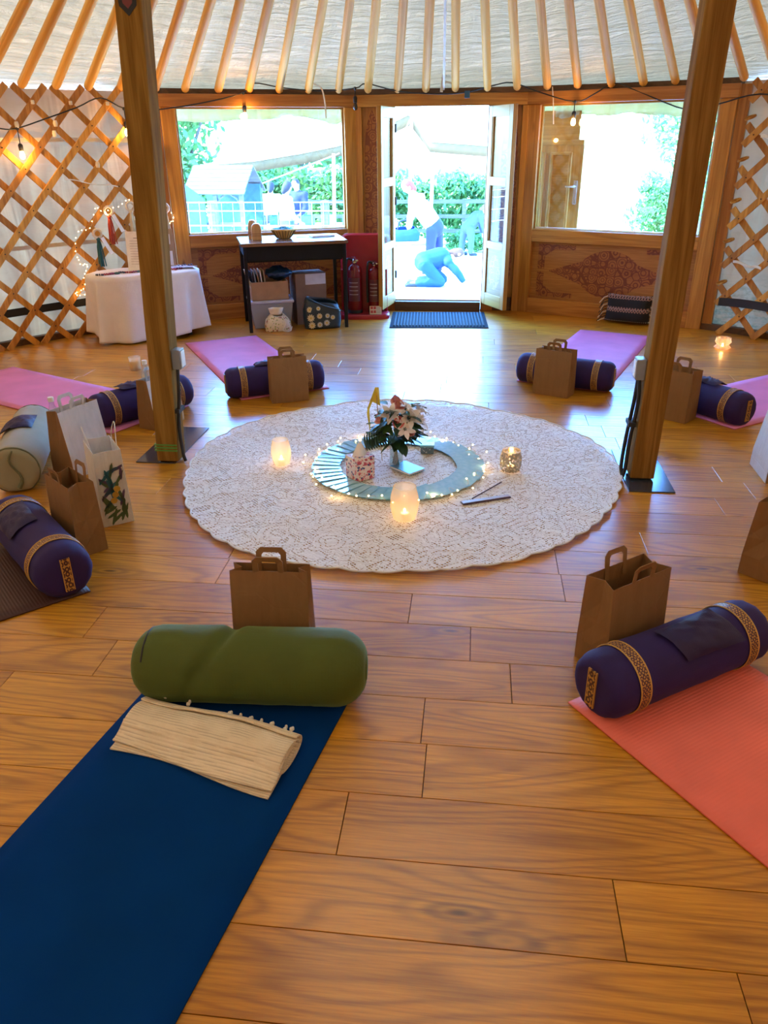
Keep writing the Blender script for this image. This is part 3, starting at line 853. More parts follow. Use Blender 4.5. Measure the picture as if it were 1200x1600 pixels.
# small patterned box, book, incense
sb = thing('trinket_box', 'small blue patterned box on the lace right of the vase', 'box', (.142, .205, LZ), .06)
MB().b2((-.034, -.026, 0), (.034, .026, .036)).build('body', floral('trinket_print', (.10, .16, .20), [((.45, .50, .50), .4), ((.04, .10, .2), .35)], 60), sb, bev=.002)
MB().b2((-.036, -.028, .036), (.036, .028, .048)).build('lid', plain('trinket_lid', (.20, .50, .58), .2), sb, bev=.002)
bk = thing('card_book', 'thin pale blue covered book lying beside the vase', 'book', (.058, -.038, LZ), math.atan2(-.096, .107))
MB().b2((-.07, -.05, .002), (.068, .049, .010)).build('pages', M_paper, bk)
for z in (.0, .0105): MB().b2((-.072, -.052, z), (.072, .052, z + .0018)).build('cover', plain('book_cover', (.12, .28, .42), .2), bk, bev=.0005)
ic = thing('incense_holder', 'long narrow wooden incense holder with dark edges on the lace', 'incense holder', (.4435, -.371, LZ), math.atan2(.096, .211))
MB().b2((-.118, -.016, 0), (.118, .016, .006)).build('tray', plain('tray_dark', (.05, .02, .05), .35), ic, bev=.001)
MB().b2((-.116, -.011, .006), (.116, .011, .008)).build('inlay', plain('tray_inlay', (.42, .40, .46), .3), ic)
st = MB(); st.tube([(.381, -.368, LZ + .004), (.45, -.266, LZ + .004), (.518, -.165, LZ + .004)], .0028, 6)
tag(st.build('incense_stick', plain('incense_dark', (.05, .02, .03), .6)), 'thin dark incense stick lying beside the incense holder', 'incense stick')

# candle lanterns
M_wax = plain('candle_wax', (0.85, 0.78, 0.62), .5)
def votive(loc, r, h, label, kind):
    t = thing('candle_lantern', label, 'candle lantern', (*loc, LZ))
    m = MB(); n = 32
    def rad(z, a):
        q = z / h
        if kind == 'petal': return r * (.72 + .34 * sin(PI * min(1, q * 1.02) * .78 + .35)) * (1 + .05 * abs(sin(5 * a + q * 2)))
        return r * (.82 + .26 * sin(PI * (q * .8 + .12))) * (1 + .05 * sin(12 * a + 9 * q) * sin(9 * q + 2))
    prof = [i / 12 * h for i in range(13)]
    m.loft([[Vector((rad(z, 2 * PI * k / n) * cos(2 * PI * k / n), rad(z, 2 * PI * k / n) * sin(2 * PI * k / n), z)) for k in range(n)] for z in prof], True, False)
    m.build('glass', M_lan if kind == 'petal' else M_merc, t, smooth=60)
    MB().lathe([(rad(h, 0) * .98, h - .004), (rad(h, 0) * 1.03, h), (rad(h, 0) * .98, h + .004)], 24, cap=False).build('rim', M_lan, t, smooth=60)
    MB().lathe([(.019, .004), (.019, .02), (.017, .022)], 14).build('tealight', M_wax, t, smooth=40)
    MB().ball((0, 0, .034), .005, 8, 6, (1, 1, 2)).build('flame', M_flame, t, smooth=180)
    L = bpy.data.lights.new('candle_glow', 'POINT'); L.energy = .022; L.color = (1, .55, .2); L.shadow_soft_size = .012
    put('candle_glow', L, t, (0, 0, .045))
    return t
g = G('lantern_glass', .25, (.9, .78, .6)); t_ = g.n('ShaderNodeBsdfTranslucent'); t_.inputs[0].default_value = (.95, .8, .58, 1)
tr_ = g.n('ShaderNodeBsdfTransparent'); tr_.inputs[0].default_value = (1, .93, .82, 1); g.set('Specular IOR Level', .7)
g.surf(g.mixshader(.55, g.mixshader(.5, g.b.outputs[0], t_.outputs[0]), tr_.outputs[0])); M_lan = g.m
g = G('mercury_glass', .2, (.45, .40, .32), Metallic=.6); x, y, z = g.xyz()
t2 = g.n('ShaderNodeBsdfTransparent'); sp = g.noise(g.vec(x, y, z), 90, 2).step(.5, .6)
g.surf(g.mixshader(sp * .6, g.b.outputs[0], t2.outputs[0])); M_merc = g.m
votive((-.584, -.015), .046, .125, 'pale glass candle lantern at the left of the ring of cards', 'petal')
votive((.093, -.58), .056, .145, 'largest pale glass candle lantern, in front of the ring of cards', 'petal')
votive((.565, .005), .05, .10, 'silvery mottled candle lantern right of the ring of cards', 'merc')

# ------------------------------------------------------------------ yoga mats
def matmat(name, col, ribs, rough=.55, edge=.0):
    g = G(name, rough, col); x, y, z = g.xyz()
    n = g.noise(g.vec(x, y, z), 260, 2); n2 = g.noise(g.vec(x, y, z), 5, 3)
    g.set('Base Color', g.ramp(n2, [(.3, tuple(k * .9 for k in col)), (.7, tuple(min(1, k * 1.08) for k in col))]))
    rib = (x * (2 * PI / .011)).sin() * (1 if ribs else 0.0)
    g.bump(n * .3 + rib * .25 + n2 * .4, .4, .002); g.set('Specular IOR Level', .35 if ribs else .06)
    return g.m
M_coral = matmat('coral_mat', (0.82, 0.17, 0.12), True)
M_pink_bluelit = matmat('pink_mat_bluelit', (0.64, 0.20, 0.40), True)  # coral pink mat, blue daylight put into its colour
M_coral_bluelit = matmat('coral_mat_bluelit', (0.56, 0.16, 0.31), True)  # same coral mat further back, mauve from blue window light painted in
M_blue = matmat('blue_mat', (0.0005, 0.034, 0.16), False, .9)
M_brown = matmat('brown_mat', (0.055, 0.020, 0.016), True)
def yoga_mat(corner, wdir, ldir, W, L, mat, label, curl=None):
    """corner = end corner; wdir along the end edge, ldir away from the circle"""
    wd, ld = Vector((*wdir, 0)).normalized(), Vector((*ldir, 0)).normalized()
    c = Vector((*corner, 0)) + wd * W / 2 + ld * L / 2
    ang = math.atan2(ld.y, ld.x); loc_w = Vector((cos(ang + PI / 2), sin(ang + PI / 2), 0)).dot(wd)
    m = MB()
    def f(u, v, dz):
        x, y = (u - .5) * L, (v - .5) * W
        up = 0.0
        if curl: up = curl * max(0, (u - .5) * 2 - .9) * .3
        return Vector((x, y, dz + up + .0012 * (1 + wob(x * 3 + corner[0], y * 4))))
    nu, nv = 28, 10
    top = [f(i / nu, j / nv, .0055) for j in range(nv + 1) for i in range(nu + 1)]
    m.grid(lambda u, v: f(u, v, .0060), nu, nv)
    o = m.build('yoga_mat', mat, None, (c.x, c.y, 0), (0, 0, ang), smooth=180)
    md = o.modifiers.new('solid', 'SOLIDIFY'); md.thickness = .0055; md.offset = -1
    return tag(o, label, 'yoga mat', 'yoga mats')
yoga_mat((-1.39, .892), (-.266, -.523), (-.90, .44), .60, 1.80, M_pink_bluelit, 'pink ribbed yoga mat under the bolster behind the left post')
yoga_mat((-.576, 1.335), (-.516, -.286), (-.52, .855), .60, 1.72, M_coral_bluelit, 'coral yoga mat, coloured mauve as in blue light, running back towards the black desk')
yoga_mat((.662, 1.613), (.55, -.204), (.352, .936), .60, 1.73, M_coral_bluelit, 'coral yoga mat, coloured mauve as in blue light, running back towards the fringed cushion')
yoga_mat((1.837, .729), (-.605, .796), (.80, .60), .60, 1.75, M_pink_bluelit, 'pink ribbed yoga mat behind the right post')
yoga_mat((.674, -1.743), (.805, .593), (.593, -.805), .60, 1.75, M_coral, 'coral yoga mat at the lower right')
yoga_mat((-1.0, -1.285), (-.70, .714), (-.714, -.70), .60, 1.7, M_brown, 'dark brown yoga mat under the bolster at the lower left')
yoga_mat((.043, -1.77), (-.982, .188), (-.188, -.982), .60, 1.78, M_blue, 'dark blue yoga mat under the folded cream blanket')
yoga_mat((-2.165, .125), (.38, -.925), (-.925, -.38), .60, 1.7, M_coral, 'coral yoga mat mostly hidden behind the pale sage bolster')

# ------------------------------------------------------------------ bolsters
M_purple = cloth('purple_velvet', (0.016, 0.003, 0.080), .8, .08, 900, .004, .2, (.25, .3, 1))
M_purpled = cloth('dark_purple_satin', (0.010, 0.0016, 0.055), .6, .0, 900, .006, .25, (.3, .3, 1))
M_moss = cloth('green_cotton', (0.065, 0.090, 0.006), .8, .25, 700, .006, .15, (.6, .9, .4))
M_sage = cloth('sage_cotton', (0.27, 0.25, 0.16), .8, .3, 600, .004, .1)
M_sagee = cloth('sage_piping', (0.12, 0.12, 0.06), .8, 0, 600, .002)
g = G('gold_trim', .45); x, y, z = g.xyz(); a = y.atan2(z); d = g.vor(g.vec(a * 7.0, x * 90.0, 0.0), 1.0, rnd=.2)
lin = (d * 13.0).sin().gt(.2)
g.set('Base Color', g.mix(lin, (.06, .015, .03), (.50, .27, .06))); g.bump(lin, .5, .0015); M_gold = g.m
g = G('gold_strap', .45); x, y, z = g.xyz(); d = g.vor(g.vec(0.0, y * 60.0, z * 45.0), 1.0, rnd=.2); lin = (d * 13.0).sin().gt(.2).max(y.abs().gt(.0135))
g.set('Base Color', g.mix(lin, (.05, .012, .02), (.46, .25, .06))); g.bump(lin, .5, .0015); M_gold2 = g.m
M_goldedge = plain('gold_cord', (.55, .33, .08), .4)
def bolster(loc, rz, L, R, kind, label, z0=.0085, dent=None):
    mat = {'purple': M_purple, 'green': M_moss, 'sage': M_sage}[kind]
    t = thing('bolster', label, 'bolster', (loc[0], loc[1], z0), rz, 'bolsters')
    m = MB(); N = 40
    e, inner = {'purple': (.05, .62), 'green': (.095, .30), 'sage': (.03, .72)}[kind]
    prof = []
    for k in range(0, 9):
        q = k / 8 * PI / 2; prof.append((-L / 2 + e * (1 - cos(q)), R * (inner + (1 - inner) * sin(q))))
    ns = 64 if dent is not None else 24
    for k in range(1, ns): prof.append((-L / 2 + e + (L - 2 * e) * k / ns, R))
    prof += [(-x_, r_) for x_, r_ in reversed(prof[:9])]
    prof = [(-L / 2 - .002, R * .02), (-L / 2 - .001, R * .3)] + prof + [(L / 2 + .001, R * .3), (L / 2 + .002, R * .02)]
    rings = []
    for x_, r_ in prof:
        ring = []
        for k in range(N):
            a = 2 * PI * k / N
            rr = r_ * (1 + .012 * wob(x_ * 14 + loc[0], a * 2) + (.012 * sin(a * 14 + x_ * 8) if abs(x_) > L / 2 - e * 1.6 else 0))
            if dent is not None:
                dd = (x_ - dent - .07 * sin(a + .5)) / .024; d2_ = (x_ - dent + .035 - .11 * sin(a + .3)) / .05
                rr += R * .05 * math.exp(-d2_ * d2_) * max(0, sin(a - .2))
                rr -= R * .20 * math.exp(-dd * dd) * max(0, .35 + .65 * sin(a - .3)) * (1 if r_ > R * .8 else 0)
            y_, z_ = rr * cos(a), rr * sin(a)
            if z_ < -R * .86: z_ = -R * .86 + (z_ + R * .86) * .15
            ring.append(Vector((x_, y_, z_ + R * .88)))
        rings.append(ring)
    m.loft(rings).build('body', mat, t, smooth=180)
    if kind == 'purple':
        for s in (-1, 1):
            b = MB(); xb = s * (L / 2 - .105)
            def ringp(x_, k): 
                a = 2 * PI * k / 40; z_ = (R + .003) * sin(a)
                if z_ < -R * .86: z_ = -R * .86 + (z_ + R * .86) * .15
                return Vector((x_ - xb, (R + .003) * cos(a), z_))
            b.loft([[ringp(xb + dx, k) for k in range(40)] for dx in (-.019, -.012, 0, .012, .019)], True, False)
            o = b.build('trim_band', M_gold, t, (xb, 0, R * .88), smooth=180)
            for dx in (-.018, .018):
                MB().tube([ringp(xb + dx, k) * 1.003 for k in range(41)], .0022, 5, False).build('gold_cord', M_goldedge, o, smooth=60)
            st_ = MB(); st_.b2((-.0025, -.017, -R * .62), (.0025, .017, R * .62))
            o = st_.build('end_strap', M_gold2, t, (s * (L / 2 + .0035), 0, R * .88 + .002), (0, 0, 0))
    if kind == 'sage':
        for s in (-1, 1):
            MB().tube([Vector((s * (L / 2 - .016), R * .97 * cos(2 * PI * k / 40), max(-R * .84, R * .97 * sin(2 * PI * k / 40)) + R * .88)) for k in range(41)], .004, 6, False).build('piping', M_sagee, t, smooth=60)
            MB().tube([Vector((s * (L / 2 + .004), .02 * sin(k * .8) + .01, .02 + k / 8 * R * 1.6)) for k in range(9)], [.012, .01, .006, .005, .005, .005, .005, .005, .004], 6).build('zip_fold', M_sagee, t, smooth=60)
    if kind == 'green':
        MB().tube([Vector((-(L / 2 - .05), R * .915 * cos(2 * PI * k / 40), max(-R * .84, R * .915 * sin(2 * PI * k / 40)) + R * .88)) for k in range(4, 17)], .003, 6, False).build('zip', M_rubber, t, smooth=60)
    return t
D2R = PI / 180
BP = {}
BP['fl'] = bolster((-.915, 1.215), 25.5 * D2R, .635, .098, 'purple', 'purple bolster with gold bands behind a kraft bag, on the mat near the desk')
BP['fr'] = bolster((.972, 1.53), -21 * D2R, .635, .098, 'purple', 'purple bolster with gold bands behind a kraft bag, left of the right post')
BP['l'] = bolster((-1.60, .69), 54 * D2R, .64, .10, 'purple', 'purple bolster with gold bands half hidden by the left post')
BP['r'] = bolster((1.715, 1.035), -52.5 * D2R, .635, .098, 'purple', 'purple bolster with gold bands right of the right post')
BP['bl'] = bolster((-1.275, -1.115), -44 * D2R, .64, .104, 'purple', 'purple bolster with gold bands on the dark brown mat')
BP['nr'] = bolster((.992, -1.607), 34 * D2R, .64, .098, 'purple', 'purple bolster with gold bands on the coral mat')
BP['g'] = bolster((-.25, -1.792), 3.2 * D2R, .68, .112, 'green', 'moss green bolster creased in the middle', dent=-.12)
BP['s'] = bolster((-1.87, -.14), -69.2 * D2R, .70, .115, 'sage', 'pale sage bolster with piped end at the left')
def eye_pillow(b, R, x0, ang, lx, arc, label, skew=0.0, z0=.006):
    """soft flat pillow draped over the bolster b"""
    t = MB(); nx, na = 14, 10
    def f(u, v, side):
        x = (u - .5) * lx + skew * (v - .5); a = ang + (v - .5) * arc
        puff = .018 * (max(0, sin(PI * u)) ** .5) * (max(0, sin(PI * v)) ** .5) * (1 + .5 * wob(u * 9 + x0 * 7, v * 7))
        lift = .010 * (abs(2 * u - 1) ** 4 + abs(2 * v - 1) ** 4) * hsh(round(u), round(v), x0) 
        rr = R + .005 + (puff if side else 0.0) + lift + (0.0015 if side else 0)
        return Vector((x0 + x, rr * cos(a), rr * sin(a) + R * .88))
    t.grid(lambda u, v: f(u, v, 1), nx, na); t.grid(lambda u, v: f(1 - u, v, 0), nx, na)
    o = t.build('eye_pillow', M_purpled, None, (0, 0, 0), smooth=180)
    o.matrix_world = Matrix.Translation(b.location) @ Matrix.Rotation(b.rotation_euler.z, 4, 'Z')
    return tag(o, label, 'eye pillow', 'eye pillows')
bpy.context.view_layer.update()
eye_pillow(BP['nr'], .098, .035, 2.0, .22, 1.15, 'dark purple satin eye pillow on the bolster on the coral mat', .04)
eye_pillow(BP['bl'], .104, -.06, 2.05, .19, 1.15, 'dark purple satin eye pillow on the bolster on the brown mat')
eye_pillow(BP['s'], .115, -.02, 1.75, .17, 1.3, 'dark purple satin eye pillow on the pale sage bolster', .05)
eye_pillow(BP['l'], .10, -.06, 1.5, .16, 1.0, 'dark purple eye pillow on the bolster behind the left post')
eye_pillow(BP['fl'], .098, -.04, 1.3, .16, 1.0, 'dark purple eye pillow peeping out left of the kraft bag near the desk')
eye_pillow(BP['r'], .098, .02, 1.35, .17, 1.1, 'dark purple eye pillow on the bolster right of the right post')
# ------------------------------------------------------------------ paper bags
def kraft(name, col):
    g = G(name, .75); x, y, z = g.xyz()
    n = g.noise(g.vec(x, y, z), 12, 4, .6); f = g.noise(g.vec(x * 60.0, y * 60.0, z * 5.0), 1.0, 2)
    g.set('Base Color', g.ramp(n * .5 + f * .5, [(.3, tuple(k * .82 for k in col)), (.7, tuple(min(1, k * 1.1) for k in col))]))
    cr1 = g.vor(g.vec(x + n * .02, y, z), 9.0, 'DISTANCE_TO_EDGE')
    g.bump(n * .6 + cr1.step(0, .05) * .15, .5, .006)
    t = g.n('ShaderNodeBsdfTranslucent'); t.inputs[0].default_value = (*[min(1, k * 1.5) for k in col], 1)
    g.surf(g.mixshader(.18, g.b.outputs[0], t.outputs[0]))
    return g.m
M_kraft = kraft('kraft_paper', (0.30, 0.155, 0.058))
M_bagw = kraft('white_bag_paper', (0.70, 0.66, 0.62))
def paper_bag(loc, rz, W, D, H, dt, label, mats=(0, 0), gin=.03, lean=0.0, handles='flat', cover=None, mouth=1.0):
    """local x = wide side, local -y = front; mats: (wide faces, narrow faces) 0 kraft 1 white"""
    pal = (M_kraft, M_bagw)
    t = thing('paper_bag', label, 'paper bag', (loc[0], loc[1], 0.001), rz, 'paper bags')
    hw, hd, ht = W / 2, D / 2, dt / 2; zf = min(.085, D * .62)
    def lv(z):
        q = max(0, (z - zf) / (H - zf)); d = hd + (ht - hd) * q; g_ = gin * min(1, q * 1.15)
        ln = lean * z
        return [(-hw, -d + ln, z), (0, -d - .004 * sin(q * PI) + ln, z), (hw, -d + ln, z), (hw - g_, ln, z), (hw, d + ln, z), (0, d + .004 * sin(q * PI) + ln, z), (-hw, d + ln, z), (-hw + g_, ln, z)]
    m = MB(); R = [lv(z) for z in (0, zf, zf + (H - zf) * .33, zf + (H - zf) * .66, H)]
    for i in range(len(R) - 1):
        o = len(m.v); m.v += [tuple(p) for p in R[i]] + [tuple(p) for p in R[i + 1]]
        for k in range(8):
            k2 = (k + 1) % 8
            m.f.append((o + k, o + k2, o + 8 + k2, o + 8 + k)); m.mi.append(0 if k in (0, 1, 4, 5) else 1)
    o = len(m.v); m.v += [(-hw, -hd, .002), (hw, -hd, .002), (hw, hd, .002), (-hw, hd, .002)]; m.f.append((o, o + 1, o + 2, o + 3)); m.mi.append(1)
    m.build('body', [pal[mats[0]], pal[mats[1]]], t, solid=.0022)
    # folded base flap lines
    for s in (-1, 1):
        MB().poly([(-hw * .995, s * (hd + .0016), .0), (hw * .995, s * (hd + .0016), .0), (hw * .995, s * (hd + .0012), zf * .55), (-hw * .995, s * (hd + .0012), zf * .55)], .001, (0, s, 0)).build('base_fold', pal[mats[0]], t)
        MB().add([(s * (hw + .0016), -hd * .98, .002), (s * (hw + .0016), hd * .98, .002), (s * (hw + .0016), 0, zf * .98)], [(0, 1, 2)]).build('gusset_fold', pal[mats[1]], t, solid=.0012)
    for s in (-1, 1):
        y0 = s * ht + lean * H
        if handles == 'flat':
            a, hh = .047, .052; h = MB()
            pts = [(-a, H - .045), (-a, H + hh - .014), (-a + .014, H + hh), (a - .014, H + hh), (a, H + hh - .014), (a, H - .045)]
            inn = [(-a + .017, H - .045), (-a + .017, H + hh - .024), (-a + .024, H + hh - .016), (a - .024, H + hh - .016), (a - .017, H + hh - .024), (a - .017, H - .045)]
            yy = lambda z: y0 - s * .004 + (lean * (z - H)) + s * .012 * max(0, z - H) / hh
            n = len(pts)
            h.add([(px, yy(pz), pz) for px, pz in pts] + [(px, yy(pz), pz) for px, pz in inn], [(i, i + 1, n + i + 1, n + i) for i in range(n - 1)])
            h.build('handle', pal[mats[0]], t, solid=.003)
        elif handles == 'cord':
            MB().tube(smoothpath([(-.045, y0, H - .03), (-.04, y0, H + .03), (-.01, y0 + s * .01, H + .085), (.012, y0 + s * .01, H + .08), (.04, y0, H + .02), (.045, y0, H - .03)], 5), .002, 5).build('handle', M_tie, t, smooth=60)
    return t
paper_bag((-.795, 1.085), math.atan2(.09, .208), .232, .118, .278, .062, 'kraft paper bag before the purple bolster near the desk')
paper_bag((.885, 1.35), math.atan2(-.105, .211), .235, .120, .290, .09, 'kraft paper bag before the purple bolster left of the right post')
paper_bag((1.535, .935), math.atan2(-.11, .134), .235, .135, .290, .12, 'kraft paper bag just right of the right post')
paper_bag((.855, -1.475), math.atan2(.184, .229), .25, .125, .30, .105, 'tall kraft paper bag with mouth open behind the bolster on the coral mat', gin=.022)
paper_bag((-.235, -1.565), 2.5 * D2R, .238, .115, .305, .05, 'kraft paper bag standing behind the green bolster')
paper_bag((-1.205, -.935), math.atan2(.634, -.773) + PI, .22, .118, .300, .10, 'crumpled open kraft paper bag behind the bolster on the brown mat', gin=.035)
b5 = paper_bag((-1.575, -.15), math.atan2(.94, .34), .25, .14, .335, .07, 'tall paper bag with white sides and a brown narrow end beside the sage bolster', mats=(1, 0), gin=.02, lean=.0)
b4 = paper_bag((-1.435, .56), math.atan2(.93, .365), .235, .125, .285, .075, 'paper bag with white front and brown end beside the left post', mats=(1, 0), gin=.015)
paper_bag((1.515, -.865), math.atan2(.744, .668), .24, .13, .30, .09, 'dark kraft paper bag cut by the right edge above the coral mat', gin=.04)
paper_bag((1.835, .09), math.atan2(.99, .02), .25, .14, .285, .08, 'pale paper bag cut by the right edge beyond the dark kraft bag', mats=(1, 0))
# printed gift bag
gb = paper_bag((-1.19, -.66), math.atan2(.80, -.60) + PI, .20, .125, .335, .11, 'white gift bag printed with teal leaves beside the crumpled kraft bag', mats=(1, 1), gin=.006, handles='cord')
gb.name = 'gift_bag'
M_teal = plain('print_teal', (.02, .12, .16), .5); M_plum = plain('print_plum', (.10, .05, .12), .5); M_olive = plain('print_olive', (.07, .11, .04), .5); M_must = plain('print_mustard', (.50, .28, .03), .5)
def print_leaves(parent, x, sx, y0, y1, z0, z1, n, seed):
    """leaf print on a narrow side of the bag (local plane x = const)"""
    for k in range(n):
        cy = y0 + (y1 - y0) * hsh(k, seed, 1); cz = z0 + (z1 - z0) * (k + .5) / n; a = (hsh(k, seed, 2) - .5) * 2.6; l = .028 + .018 * hsh(k, seed, 3); w_ = .0068
        ps = []
        for q in range(8):
            th = 2 * PI * q / 8; u, v_ = l * cos(th) , w_ * sin(th)
            yy = cy + v_ * cos(a) - u * sin(a); zz = cz + u * cos(a) + v_ * sin(a)
            ps.append((x, max(y0 - .006, min(y1 + .006, yy)), zz))
        if sx > 0: ps = ps
        MB().poly(ps, .0012, (sx, 0, 0)).build('leaf_print', (M_teal, M_plum, M_teal, M_olive)[k % 4] if z0 + (z1 - z0) * k / n > .1 else M_olive, parent)
    for k in range(3):
        MB().poly([(x + sx * .0006, y0 * .1 + .014 * cos(2 * PI * q / 10) + .01 * k, .115 + .025 * k + .014 * sin(2 * PI * q / 10)) for q in range(10)], .0014, (sx, 0, 0)).build('fruit_print', M_must, parent)
print_leaves(gb, .1025, 1, -.045, .045, .03, .26, 34, 3.0)
print_leaves(gb, -.1025, -1, -.045, .045, .03, .26, 34, 8.0)
# clear bottle tops showing out of the two white bags
M_clear = glass('clear_plastic', (.9, .95, 1.0), .2)
for loc, lb in (((-1.655, -.19, .05), 'clear plastic bottle in the bag beside the sage bolster'), ((-1.475, .52, .05), 'clear plastic bottle in the bag beside the left post')):
    t = thing('plastic_bottle', lb, 'bottle', loc)
    MB().lathe([(.0, 0), (.03, 0), (.031, .01), (.03, .2), (.028, .25), (.012, .30), (.012, .325), (.0, .325)], 18, cap=False).build('bottle_body', M_clear, t, smooth=50)
    MB().lathe([(.014, .315), (.014, .335), (.013, .337)], 14).build('bottle_cap', M_white, t)

# ------------------------------------------------------------------ folded cream blanket
def blanket():
    g = G('cream_waffle_blanket', .9); x, y, z = g.xyz()
    ln = (y * (2 * PI / .0085)).sin() + (z * (2 * PI / .0085)).sin() * .4
    wv = (x * (2 * PI / .005)).sin()
    n = g.noise(g.vec(x, y, z), 20, 3)
    g.set('Base Color', g.mix(ln.lt(-.75) * .4, g.ramp(n, [(.3, (.74, .62, .42)), (.7, (.82, .70, .50))]), (.33, .25, .17)))
    g.bump(ln * .5 + wv * .15 + n * .8, .5, .003); g.set('Sheen Weight', .2)
    return g.m
M_blk = blanket()
ang = math.atan2(-2.133 + 2.011, -.07 + .559)
bl_ = thing('folded_blanket', 'folded cream waffle blanket with small tassels on the blue mat', 'blanket', (-.307, -2.012, .008), ang)
sec = []      # flattened spiral section, from the inside out
turns = 3.1
for k in range(90):
    q = k / 89; a = q * turns * 2 * PI + .4; s = .30 + .70 * q
    sec.append((.070 * s * cos(a), .031 * s * sin(a) + .0335 + .0))
sec += [(.0 - .075, .005), (-.085, .004)] if False else []
m = MB(); Lb = .485; nx = 26
def secpt(u, k):
    y_, z_ = sec[k]; x_ = (u - .5) * Lb
    return Vector((x_, y_ * (1 + .05 * sin(x_ * 9)) + .006 * sin(x_ * 13 + 1) * (k / 89), z_ * (1 + .06 * sin(x_ * 11 + .5)) + .002 * wob(x_ * 20, k * .2)))
m.grid(lambda u, v: secpt(u, int(round(v * 89))), nx, 89)
m.build('blanket_roll', M_blk, bl_, smooth=180, solid=.0045)
# loose front layers that hang out towards the camera
for dz, ext, n_ in ((.0, .030, 0), (.009, .022, 1)):
    f_ = MB(); f_.grid(lambda u, v: Vector(((u - .5) * Lb * (1.0 + .01 * n_) , -.045 - (.045 + ext - .012 * sin(u * 5 + n_)) * v, .034 * (1 - v) ** 1.6 * (1 if n_ else .5) + .004 + dz + .006 * sin(u * 7 + n_ * 2) * v * n_)), 26, 6)
    f_.build('blanket_layer', M_blk, bl_, smooth=180, solid=.005)
for k, x_ in enumerate((-.19, -.115, .02, .05, .085, .115, .15, .19, .21)):
    t = MB(); t.ball((x_, .070, .050 - .006 * (k % 2)), .0065, 6, 5); t.ball((x_, .078, .046), .0045, 6, 5, (1, 1, 1.5)); t.build('tassel', M_tie, bl_, smooth=180)

# ------------------------------------------------------------------ left: display table under a white cloth
M_sheet = cloth('white_sheet', (0.74, 0.70, 0.70), .85, .1, 500, .012, .05)
ta = math.atan2(.53, .80)
tc = Vector((-2.385, 2.79, 0))
dt_ = thing('display_table', 'small table hidden under the white cloth by the lattice wall', 'table', tc, ta)
MB().loft([[(.44 * cos(2 * PI * k / 32), .24 * sin(2 * PI * k / 32), z) for k in range(32)] for z in (.50, .53)]).build('table_top', M_paleX, dt_)
for sx in (-1, 1):
    for sy in (-1, 1): MB().tube([(sx * .30, sy * .13, 0), (sx * .28, sy * .12, .5)], .018, 8).build('leg', M_black, dt_)
sc_ = MB(); nth = 128
def sheet(u, v):
    a = 2 * PI * u; ca, sa = cos(a), sin(a)
    e = .42; rx = .46 * abs(ca) ** .0 ; x0, y0 = .455 * math.copysign(abs(ca) ** .75, ca), .255 * math.copysign(abs(sa) ** .75, sa)
    if v < .3: q = v / .3; return Vector((x0 * q, y0 * q, .536 + .002 * wob(x0 * q * 9, y0 * q * 9)))
    q = (v - .3) / .7
    hem = .055 + .05 * sin(a * 2 + 2.6) * .5 + (.0 if sa > 0 else -.02)
    z = .536 - (.536 - max(.012, hem)) * (q ** .92)
    fl_ = 1 + .015 * q + .085 * q * sin(a * 9 + .8 * sin(a * 3)) + .03 * q * sin(a * 17 + 1)
    return Vector((x0 * fl_ + .01 * q * ca, y0 * fl_ * (1 + .05 * q), z - .012 * (q < .05)))
sc_.grid(sheet, nth, 30, True)
o = sc_.build('white_tablecloth', M_sheet, None, tc, (0, 0, ta), smooth=180, solid=.003)
tag(o, 'white cloth draped to the floor over the table by the lattice wall', 'tablecloth')
def on_table(x_, y_, z_=.54):
    p = Matrix.Rotation(ta, 3, 'Z') @ Vector((x_, y_, 0)) + tc; return (p.x, p.y, z_)
# standing price sheet
ps = thing('paper_sign', 'tall white printed sheet propped up on the white cloth', 'sign', on_table(-.03, .02), ta - .55)
MB().b2((-.085, -.004, 0), (.085, .004, .30)).build('board', M_paper, ps, (0, 0, .0), (-.12, 0, 0))
M_ink = plain('pale_ink', (.42, .38, .42), .7)
for k in range(11):
    z = .245 - k * .02; wdt = .055 if k else .018
    MB().b2((-wdt, -.0052, z), (wdt, -.0045, z + (.003 if k else .008))).build('text_line', M_ink, ps, (0, 0, 0), (-.12, 0, 0))
MB().b2((-.01, .0, 0), (.01, .09, .006)).build('prop', M_paper, ps)
# bracelets and earrings laid out on the cloth
bead_cols = [plain('bead_navy', (.015, .02, .06), .3), plain('bead_red', (.35, .02, .05), .3), plain('bead_plum', (.20, .03, .15), .3), plain('bead_teal', (.02, .10, .12), .3)]
nms = ['navy', 'crimson', 'plum', 'teal']
for k in range(15):
    x_ = -.36 + .045 * k + .01 * (hsh(k, 1) - .5); y_ = -.10 + .05 * (hsh(k, 2) - .5) - .04 * (k < 3) * 0
    if -.02 < x_ < .02: continue
    c = k % 4; R_ = .022; br = MB()
    for q in range(10):
        a = 2 * PI * q / 10; br.ball((R_ * 1.3 * cos(a), R_ * .8 * sin(a), .006), .0075, 6, 4)
    o = br.build('bead_bracelet', bead_cols[c], None, on_table(x_, y_), (0, 0, k * .7), smooth=180)
    tag(o, '%s bead bracelet in the row laid out on the white cloth' % nms[c], 'bracelet', 'bead bracelets in %s' % nms[c])
tray = thing('jewellery_tray', 'pale tilted tray of dark jewellery at the right end of the white cloth', 'tray', on_table(.335, -.06), ta)
MB().b2((-.09, -.06, 0), (.09, .06, .006)).build('tray_board', plain('tray_blue', (.5, .56, .66), .4), tray, (0, 0, .012), (-.12, .08, 0), bev=.002)
for k in range(6):
    MB().ball((-.075 + .027 * k, -.01 + .02 * (k % 2), .024), .010, 7, 5, (1, 1.3, .6)).build('pendant', bead_cols[0], tray, smooth=180)
